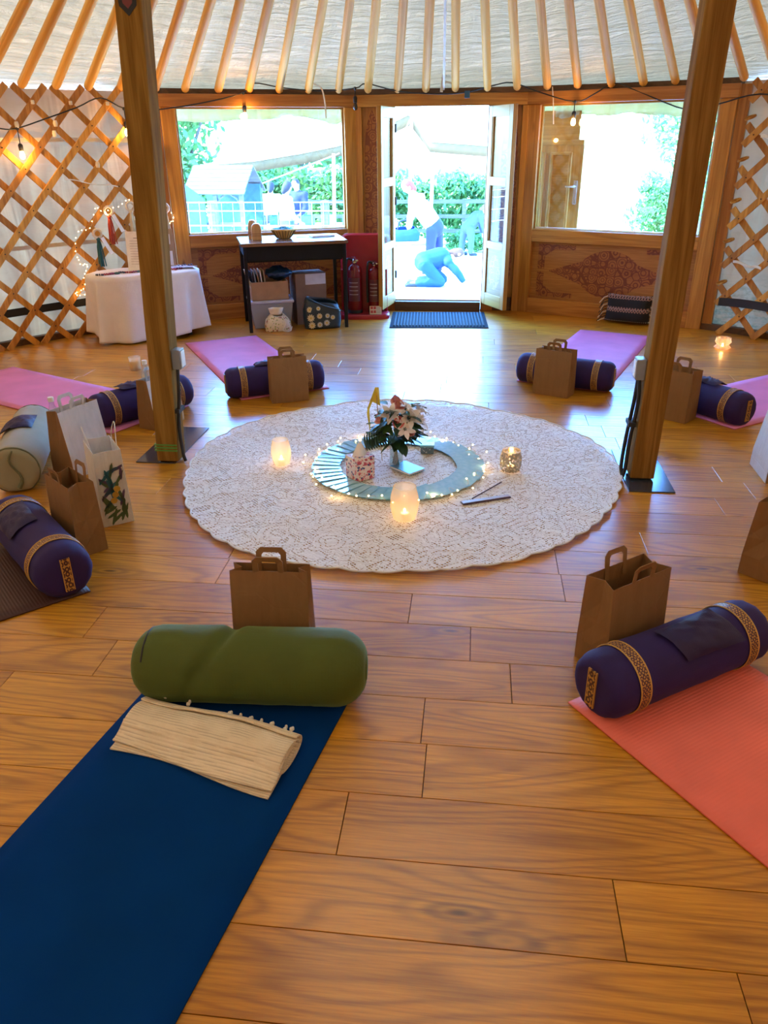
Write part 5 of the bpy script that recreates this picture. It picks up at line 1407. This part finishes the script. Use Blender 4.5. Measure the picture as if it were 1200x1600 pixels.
tm_ = MB(); tm_.grid(lambda u, v: fedge(u).lerp(bedge(u), v) - Vector((0, 0, .28 * sin(PI * v))), 60, 12); tm_.build('canopy', M_tent, tn, smooth=180, solid=.01)
tm_ = MB(); tm_.grid(lambda u, v: fedge(u) + Vector((0, .02 + .1 * v, -.20 * v * (1 if u > .12 else u / .12))), 60, 2); tm_.build('valance', M_beige, tn, smooth=180, solid=.01)
for px_, h_ in ((-5.5, 1.9), (-2.75, 2.1), (-1.11, 2.85), (-.66, 2.1), (1.65, 2.1)):
    MB().tube([(px_, .0, 0), (px_ + .04, .05, h_)], .035, 8).build('tent_pole', M_white, tn, smooth=60)
for a, b in (((-5.5, 0, 1.75), (-6.4, -1.2, .0)), ((-2.58, 0, 2.1), (-4.1, -.8, 1.55)), ((-1.11, 0, 2.7), (-2.2, -1.4, 0))):
    MB().tube([a, b], .012, 5).build('guy_rope', M_tie, tn)
# playhouse with plank roof
M_hutw = wood('hut_planks', (.07, .065, .06), (.14, .13, .12), 'X', .7, vary=.2); M_hutb = plain('hut_blue', (.02, .075, .11), .6)
ht = thing('playhouse', 'little playhouse with pale plank roof outside the left window', 'playhouse', (-4.2, 10.6, gz(10.6)), 0)
G0 = -gz(10.6)
for k in range(7):
    q0, q1 = k / 7, (k + 1) / 7
    ya, za = -.25 + .75 * q0, .69 + .43 * q0; yb_, zb_ = -.25 + .75 * q1, .69 + .43 * q1
    MB().box((0, 0, 0), (1.10 if k else 1.12, math.hypot(yb_ - ya, zb_ - za) + .02, .022), Euler((math.atan2(.43, .75) - .05, 0, 0)).to_matrix()).build('roof_plank', M_hutw, ht, (0, (ya + yb_) / 2, (za + zb_) / 2 + G0), bev=.003)
for k in range(5):
    MB().box((0, 0, 0), (1.10, .18, .022), Euler((-math.atan2(.43, .75), 0, 0)).to_matrix()).build('roof_plank', M_hutw, ht, (0, .58 + .15 * k, 1.06 - .086 * k + G0))
for px_ in (-.5, .02, .48):
    for py_ in (-.18, 1.1): MB().b2((px_ - .035, py_ - .035, 0), (px_ + .035, py_ + .035, .72 + G0)).build('hut_post', M_hutw, ht)
MB().b2((-.5, -.2, .18 + G0), (.5, -.16, .23 + G0)).build('rail', M_hutw, ht)
for s, x0 in ((1, .03), (-1, .47)): MB().tube([(x0, -.18, .50 + G0), (x0 + s * .07, -.18, .62 + G0), (x0 + s * .18, -.18, .69 + G0)], .022, 6).build('arch_brace', M_hutw, ht)
MB().b2((-.52, .95, 0), (.52, 1.0, .8 + G0)).build('back_wall', M_hutb, ht)
MB().add([(-.75, -.35, 0), (-.12, -.35, 0), (-.12, -.35, .62 + G0), (-.62, -.35, .98 + G0), (-.75, -.35, .98 + G0)], [(0, 1, 2, 3, 4)]).build('gable_wall', M_hutb, ht, solid=.03)
# wire fence
fn = thing('wire_fence', 'low wire fence with pale posts outside the left window', 'fence', (0, 7.0, gz(7)))
for px_ in (-4.6, -3.13, -1.62, -.95): MB().b2((px_ - .05, -.05, 0), (px_ + .05, .05, .80 - gz(7))).build('fence_post', M_hutw, fn, bev=.01)
for z_ in (.33, .5, .68, .785): MB().tube([(-4.6, -.06, z_ - gz(7)), (-.95, -.06, z_ - gz(7))], .006, 5).build('fence_wire', M_chrome, fn)
for k in range(24): MB().tube([(-4.5 + .15 * k, -.06, .1 - gz(7)), (-4.5 + .15 * k + .02, -.06, .785 - gz(7))], .003, 4).build('fence_wire', M_chrome, fn)
# benches and tables outside
tbm = thing('trestle_table', 'long trestle table with white top in the garden', 'table', (-2.6, 11.6, gz(11.6)), .1)
MB().b2((-1.0, -.35, .70), (1.0, .35, .74)).build('table_top', M_white, tbm, bev=.005)
for px_ in (-.8, .8):
    for s in (-1, 1): MB().tube([(px_, s * .3, 0), (px_, -s * .1, .7)], .025, 6).build('leg', M_hutw, tbm)
for k, (px_, c_) in enumerate(((-.8, (.05, .12, .25)), (-.5, (.35, .08, .12)), (-.2, (.08, .2, .22)), (.2, (.5, .5, .5)), (.55, (.06, .1, .22)))):
    cr = MB(); cr.b2((-.11, -.14, 0), (.11, .14, .02)); cr.b2((-.11, -.14, 0), (-.095, .14, .16)); cr.b2((.095, -.14, 0), (.11, .14, .16)); cr.b2((-.095, -.14, 0), (.095, -.125, .16)); cr.b2((-.095, .125, 0), (.095, .14, .16))
    tag(cr.build('crate', plain('crate_%d' % k, c_, .5), None, (-2.6 + px_, 11.6 + .1 * px_, gz(11.6) + .742), (0, 0, .1)), ('navy', 'dark red', 'teal', 'grey', 'dark blue')[k] + ' open crate on the garden trestle table', 'crate')
fb2 = thing('garden_fence', 'pale rail fence across the garden seen through the doorway', 'fence', (0, 17.5, gz(17.5)))
for k in range(4): MB().b2((-4 + k * 2.0 - .05, -.05, 0), (-4 + k * 2.0 + .05, .05, 1.25)).build('fence_post', M_hutw, fb2)
for z_ in (.45, .8, 1.15): MB().b2((-4.0, -.08, z_), (2.05, -.05, z_ + .09)).build('rail', M_hutw, fb2)
# planters beyond the right window
M_leafb = G('garden_leaf', .6, (.16, .34, .08)); xx, yy, zz = M_leafb.xyz(); nn = M_leafb.noise(M_leafb.vec(xx, yy, zz), 1.7, 3)
M_leafb.set('Base Color', M_leafb.ramp(nn, [(.3, (.03, .12, .035)), (.7, (.13, .25, .05))])); _t = M_leafb.n('ShaderNodeBsdfTranslucent'); _t.inputs[0].default_value = (.16, .32, .06, 1)
M_leafb.surf(M_leafb.mixshader(.35, M_leafb.b.outputs[0], _t.outputs[0])); M_leafb = M_leafb.m
M_bark = plain('bark', (.16, .12, .09), .9)
def tree(x0, y0, rx, rz_, zc, n, leaf, label, name='garden_tree', trunk=True, group='trees and shrubs beyond the yurt'):
    rnd = random.Random(int(x0 * 100 + y0 * 7))
    t = thing(name, label, 'tree' if name == 'garden_tree' else 'shrub', (x0, y0, gz(y0)), 0, group)
    m = MB(); cl_ = [(rnd.uniform(-.6, .6), rnd.uniform(-.6, .6), rnd.uniform(-.7, .7), rnd.uniform(.3, .6)) for _ in range(16)]
    vs_, fs_ = [], []
    for k in range(n):
        c = rnd.choice(cl_); d = Vector((rnd.gauss(0, 1), rnd.gauss(0, 1), rnd.gauss(0, 1))).normalized() * c[3] * rnd.random() ** .4
        p = Vector(((c[0] + d.x) * rx, (c[1] + d.y) * rx, (c[2] + d.z) * rz_ + zc))
        a = Vector((rnd.gauss(0, 1), rnd.gauss(0, 1), rnd.gauss(0, 1))).normalized(); b = a.orthogonal().normalized()
        l = leaf * rnd.uniform(.6, 1.4); o_ = len(vs_)
        vs_ += [p - a * l, p + b * l * .45, p + a * l, p - b * l * .45]; fs_.append((o_, o_ + 1, o_ + 2, o_ + 3))
    m.add(vs_, fs_); m.build('foliage', M_leafb, t)
    if trunk:
        MB().tube([(0, 0, 0), (.08, .02, zc * .5), (.0, .05, zc)], [.16, .12, .06], 8).build('trunk', M_bark, t, smooth=60)
        for s in (-1, 1): MB().tube([(.05, .02, zc * .55), (s * rx * .4, .1, zc * 1.1)], [.07, .03], 6).build('branch', M_bark, t, smooth=60)
    return t
tree(-8.4, 20.5, 2.2, 2.4, 3.4, 5200, .13, 'leafy tree at the left edge of the left window')
tree(-5.6, 24.0, 2.6, 1.9, 3.7, 5200, .14, 'leafy tree standing behind the tent')
tree(-11.5, 23.0, 2.6, 2.6, 3.6, 4000, .15, 'tree furthest to the left beyond the playhouse')
shr = [(-6.9, 19.5, 1.2, 'behind the playhouse'), (-5.4, 20.0, 1.3, 'below the tent, left part of the left window'), (-4.1, 19.6, 1.2, 'below the tent, middle of the left window'), (-2.9, 20.2, 1.3, 'below the tent, right part of the left window'), (-1.4, 21.5, 1.2, 'behind the tent pole in the doorway'), (.1, 22.0, 1.2, 'in the middle of the doorway view'), (1.6, 22.0, 1.1, 'at the right of the doorway view'), (6.2, 24, 1.3, 'left in the right window'), (9.0, 24.5, 1.4, 'right in the right window')]
for x0, y0, r_, lb in shr: tree(x0, y0, r_, .95, 1.15, 2600, .10, 'bushy green shrub ' + lb, 'garden_shrub', False)
tree(8.2, 27.0, 2.4, 2.6, 4.4, 2600, .13, 'thin tree seen through the right window')
for k, (x0, y0, r_, lb) in enumerate(((-.2, 17.0, .35, 'left'), (.35, 17.0, .4, 'middle'), (.9, 17.05, .35, 'right'))): tree(x0, y0, r_, .22, .22, 500, .06, 'small green plant at the foot of the garden fence, %s of three' % lb, 'garden_shrub', False)
for k, (x0, y0, lb) in enumerate(((2.6, 9.0, 'nearest'), (3.3, 10.0, 'second'), (4.2, 11.5, 'third'), (3.0, 12.5, 'furthest left'))): tree(x0, y0, .38, .26, .3, 500, .06, 'low plant in the bed beyond the right window, ' + lb, 'garden_shrub', False)
cr = MB(); cr.b2((-.2, -.15, 0), (.2, .15, .02)); cr.b2((-.2, -.15, 0), (-.18, .15, .35)); cr.b2((.18, -.15, 0), (.2, .15, .35)); cr.b2((-.18, -.15, 0), (.18, -.13, .35)); cr.b2((-.18, .13, 0), (.18, .15, .35))
tag(cr.build('crate', plain('crate_blue', (.05, .14, .22), .5), None, (4.1, 10.2, gz(10.2)), (0, 0, .2)), 'blue crate on the ground beyond the right window', 'crate')

# ------------------------------------------------------------------ people outside
M_skin = plain('skin', (.42, .24, .16), .55)
def person(name, label, J, top, bottom, hair, voxel=.018, r=1.0):
    """J: joint positions in metres (world, relative to base). One continuous body; clothes and hair are its children"""
    base = J['base']
    V = {k: Vector(v) for k, v in J.items() if k != 'base'}
    b = MB()
    up = (V['neck'] - V['pelvis']).normalized(); hd = (V['head'] - V['neck']).normalized()
    face = Vector(J['face']).normalized(); sd = hd.cross(face).normalized()
    def limb(m, chain, rad, grow=0.0):
        for (p, q), (ra_, rb_) in zip(zip(chain, chain[1:]), zip(rad, rad[1:])): m.capsule(V[p] if isinstance(p, str) else p, (ra_ + grow) * r, V[q] if isinstance(q, str) else q, (rb_ + grow) * r)
    def torso(m, grow):
        m.capsule(V['pelvis'], (.125 + grow) * r, V['chest'], (.135 + grow) * r); m.capsule(V['chest'], (.13 + grow) * r, V['neck'], (.06 + grow * .5) * r)
        for s in 'lr':
            m.capsule(V['chest'].lerp(V['neck'], .55), (.075 + grow) * r, V['sh_' + s], (.06 + grow) * r); m.capsule(V['pelvis'], (.10 + grow) * r, V['hip_' + s], (.085 + grow) * r)
    torso(b, 0)
    b.capsule(V['neck'], .052 * r, V['head'], .06 * r)
    hc = V['head'] + hd * .10 * r
    b.capsule(hc - hd * .035 * r, .078 * r, hc + hd * .03 * r, .088 * r)
    b.capsule(hc + face * .075 * r - hd * .005 * r, .014 * r, hc + face * .092 * r - hd * .025 * r, .016 * r)          # nose
    for s in (-1, 1): b.capsule(hc + sd * s * .08 * r, .016 * r, hc + sd * s * .085 * r - hd * .02 * r, .014 * r)        # ears
    for s in 'lr':
        limb(b, ['sh_' + s, 'el_' + s, 'wr_' + s], [.052, .042, .03]); limb(b, ['hip_' + s, 'kn_' + s, 'an_' + s], [.082, .056, .04])
        t_ = (Vector(J.get('toe_' + s)) - V['an_' + s]); b.capsule(V['an_' + s], .04 * r, V['an_' + s] + t_, .033 * r)
        w_ = V['wr_' + s]; dd = (w_ - V['el_' + s]).normalized(); ss = dd.orthogonal().normalized(); nn_ = dd.cross(ss)
        b.capsule(w_, .028 * r, w_ + dd * .075 * r, .032 * r)
        for k in range(4): 
            q0 = w_ + dd * .085 * r + ss * (k - 1.5) * .021 * r; b.capsule(q0, .0115 * r, q0 + dd * (.05 + .012 * sin(k * 1.1)) * r + nn_ * .018 * r, .0095 * r)
        b.capsule(w_ + dd * .03 * r + ss * .03 * r, .013 * r, w_ + dd * .07 * r + ss * .062 * r, .011 * r)
    o = b.build(name, M_skin, None, base, smooth=180, remesh=voxel); tag(o, label, 'person')
    c = MB(); torso(c, .018)
    for s in 'lr': limb(c, ['sh_' + s, 'el_' + s, V['el_' + s].lerp(V['wr_' + s], .75)], [.058, .05, .042], .006)
    c.build('top', top, o, smooth=180, remesh=voxel)
    c = MB(); c.capsule(V['pelvis'], .15 * r, V['pelvis'].lerp(V['chest'], .22), .148 * r)
    for s in 'lr':
        c.capsule(V['pelvis'], .125 * r, V['hip_' + s], .105 * r); limb(c, ['hip_' + s, 'kn_' + s, V['kn_' + s].lerp(V['an_' + s], .9)], [.098, .072, .058], .004)
    c.build('trousers', bottom, o, smooth=180, remesh=voxel)
    c = MB(); c.capsule(hc - face * .018 * r - hd * .02 * r, .086 * r, hc - face * .012 * r + hd * .035 * r, .092 * r); c.capsule(hc - face * .05 * r, .07 * r, hc - face * .06 * r - hd * .09 * r, .05 * r)
    c.build('hair', hair, o, smooth=180, remesh=voxel * .8)
    for s in 'lr':
        c = MB(); a_ = V['an_' + s]; t_ = Vector(J['toe_' + s]); c.capsule(a_ - Vector((0, 0, .02)), .048 * r, t_, .04 * r); c.build('shoe', M_rubber, o, smooth=180, remesh=voxel)
    return o
M_bluej = cloth('bright_blue_jacket', (.001, .035, .22), .8, 0, 600, .01); M_navyt = cloth('navy_trousers', (.012, .014, .06), .8, 0, 600, .01)
M_denim = cloth('pale_denim', (.05, .07, .16), .8, 0, 600, .01); M_wtop = cloth('white_top', (.75, .73, .70), .8, 0, 600, .01); M_gtop = cloth('grey_top', (.35, .37, .42), .8, 0, 600, .01)
M_hbr = plain('brown_hair', (.08, .028, .008), .8); M_hor = plain('red_hair', (.30, .03, .008), .8); M_hdk = plain('dark_hair', (.014, .008, .008), .7); M_hbl = plain('fair_hair', (.16, .08, .03), .7)
# kneeling forward, facing right, hands to the ground
y0 = 7.5
person('person', 'person in bright blue kneeling bent over on the gravel outside the door', dict(base=(-.16, y0, gz(y0)), face=(.75, .2, -.6),
    pelvis=(-.20, -.02, .33), chest=(.02, .12, .37), neck=(.12, .19, .36), head=(.17, .22, .37), sh_l=(.03, .26, .32), sh_r=(.13, .02, .32), el_l=(.22, .30, .20), el_r=(.28, .0, .17), wr_l=(.33, .34, .06), wr_r=(.36, -.02, .06),
    hip_l=(-.22, .06, .30), hip_r=(-.18, -.12, .30), kn_l=(.06, .10, .08), kn_r=(.04, -.14, .08), an_l=(-.30, .12, .06), an_r=(-.30, -.14, .06), toe_l=(-.42, .13, .035), toe_r=(-.42, -.15, .035)), M_bluej, M_bluej, M_hbr, .013, .92)
# standing, leaning over to the left with a blue bag
y0 = 9.8
p2 = person('person', 'red-haired person in white top and navy trousers stooping outside the door', dict(base=(-.38, y0, gz(y0)), face=(-.7, -.4, -.5),
    pelvis=(.05, 0, .72), chest=(-.17, -.04, 1.02), neck=(-.30, -.06, 1.22), head=(-.34, -.08, 1.27), sh_l=(-.28, -.20, 1.15), sh_r=(-.20, .12, 1.17), el_l=(-.34, -.28, .90), el_r=(-.33, .10, .92), wr_l=(-.36, -.30, .72), wr_r=(-.40, .0, .76),
    hip_l=(.0, -.09, .68), hip_r=(.08, .08, .68), kn_l=(-.02, -.12, .40), kn_r=(.11, .08, .39), an_l=(.02, -.10, .08), an_r=(.13, .09, .08), toe_l=(-.12, -.14, .035), toe_r=(.0, .06, .035)), M_wtop, M_navyt, M_hor, .014)
tb_, _f = soft_bag('blue_holdall', 'blue soft holdall held by the stooping person outside the door', (-.80, 9.5, gz(9.8) + .55), .2, .24, .10, .22, M_bluej, .7, 2.0)
MB().tube(smoothpath([(-.12, 0, .17), (-.08, 0, .30), (.08, 0, .30), (.12, 0, .17)], 5), .012, 6).build('strap', M_navyt, tb_, smooth=60)
y0 = 15.2
person('person', 'person in pale denim leaning forward further back outside the door', dict(base=(.12, y0, gz(y0)), face=(.7, .4, -.4),
    pelvis=(.02, 0, .62), chest=(.20, .06, .82), neck=(.30, .1, .93), head=(.34, .12, .96), sh_l=(.20, .25, .86), sh_r=(.28, -.08, .86), el_l=(.30, .28, .64), el_r=(.36, -.1, .64), wr_l=(.36, .3, .46), wr_r=(.42, -.08, .46),
    hip_l=(-.05, .09, .58), hip_r=(.08, -.08, .58), kn_l=(-.10, .1, .33), kn_r=(.10, -.1, .33), an_l=(-.12, .08, .07), an_r=(.10, -.08, .07), toe_l=(.0, .12, .03), toe_r=(.22, -.04, .03)), M_denim, M_denim, M_hbl, .018)
def stand(x0, y0, H, top, bot, hair, label, turn=0.0):
    k = H / 1.7; c, s = cos(turn), sin(turn)
    P = lambda a, b, z_: (k * (a * c - b * s), k * (a * s + b * c), k * z_)
    person('person', label, dict(base=(x0, y0, gz(y0)), face=P(.1, -1, -.1), pelvis=P(0, 0, .92), chest=P(0, -.02, 1.22), neck=P(0, 0, 1.42), head=P(0, -.02, 1.47), sh_l=P(-.19, 0, 1.36), sh_r=P(.19, 0, 1.36), el_l=P(-.25, -.02, 1.08), el_r=P(.24, -.04, 1.08), wr_l=P(-.20, -.2, .95), wr_r=P(.18, -.22, .97),
        hip_l=P(-.09, 0, .88), hip_r=P(.09, 0, .88), kn_l=P(-.1, -.02, .48), kn_r=P(.1, -.02, .48), an_l=P(-.1, .02, .08), an_r=P(.1, .02, .08), toe_l=P(-.11, -.13, .035), toe_r=P(.11, -.13, .035)), top, bot, hair, .025, k)
stand(-3.86, 13.0, 1.55, M_wtop, M_navyt, M_hdk, 'person in white top at the garden stall, seen through the left window', PI)
stand(-4.62, 13.4, 1.6, M_bluej, M_navyt, M_hbl, 'person in blue top next to the playhouse, seen through the left window', .5)
stand(-2.75, 9.6, 1.45, M_gtop, M_denim, M_hdk, 'dark-haired person in grey nearest behind the wire fence', 2.2)
stand(-3.36, 13.3, 1.62, M_navyt, M_denim, M_hdk, 'person in navy standing behind the trestle table', -.4)
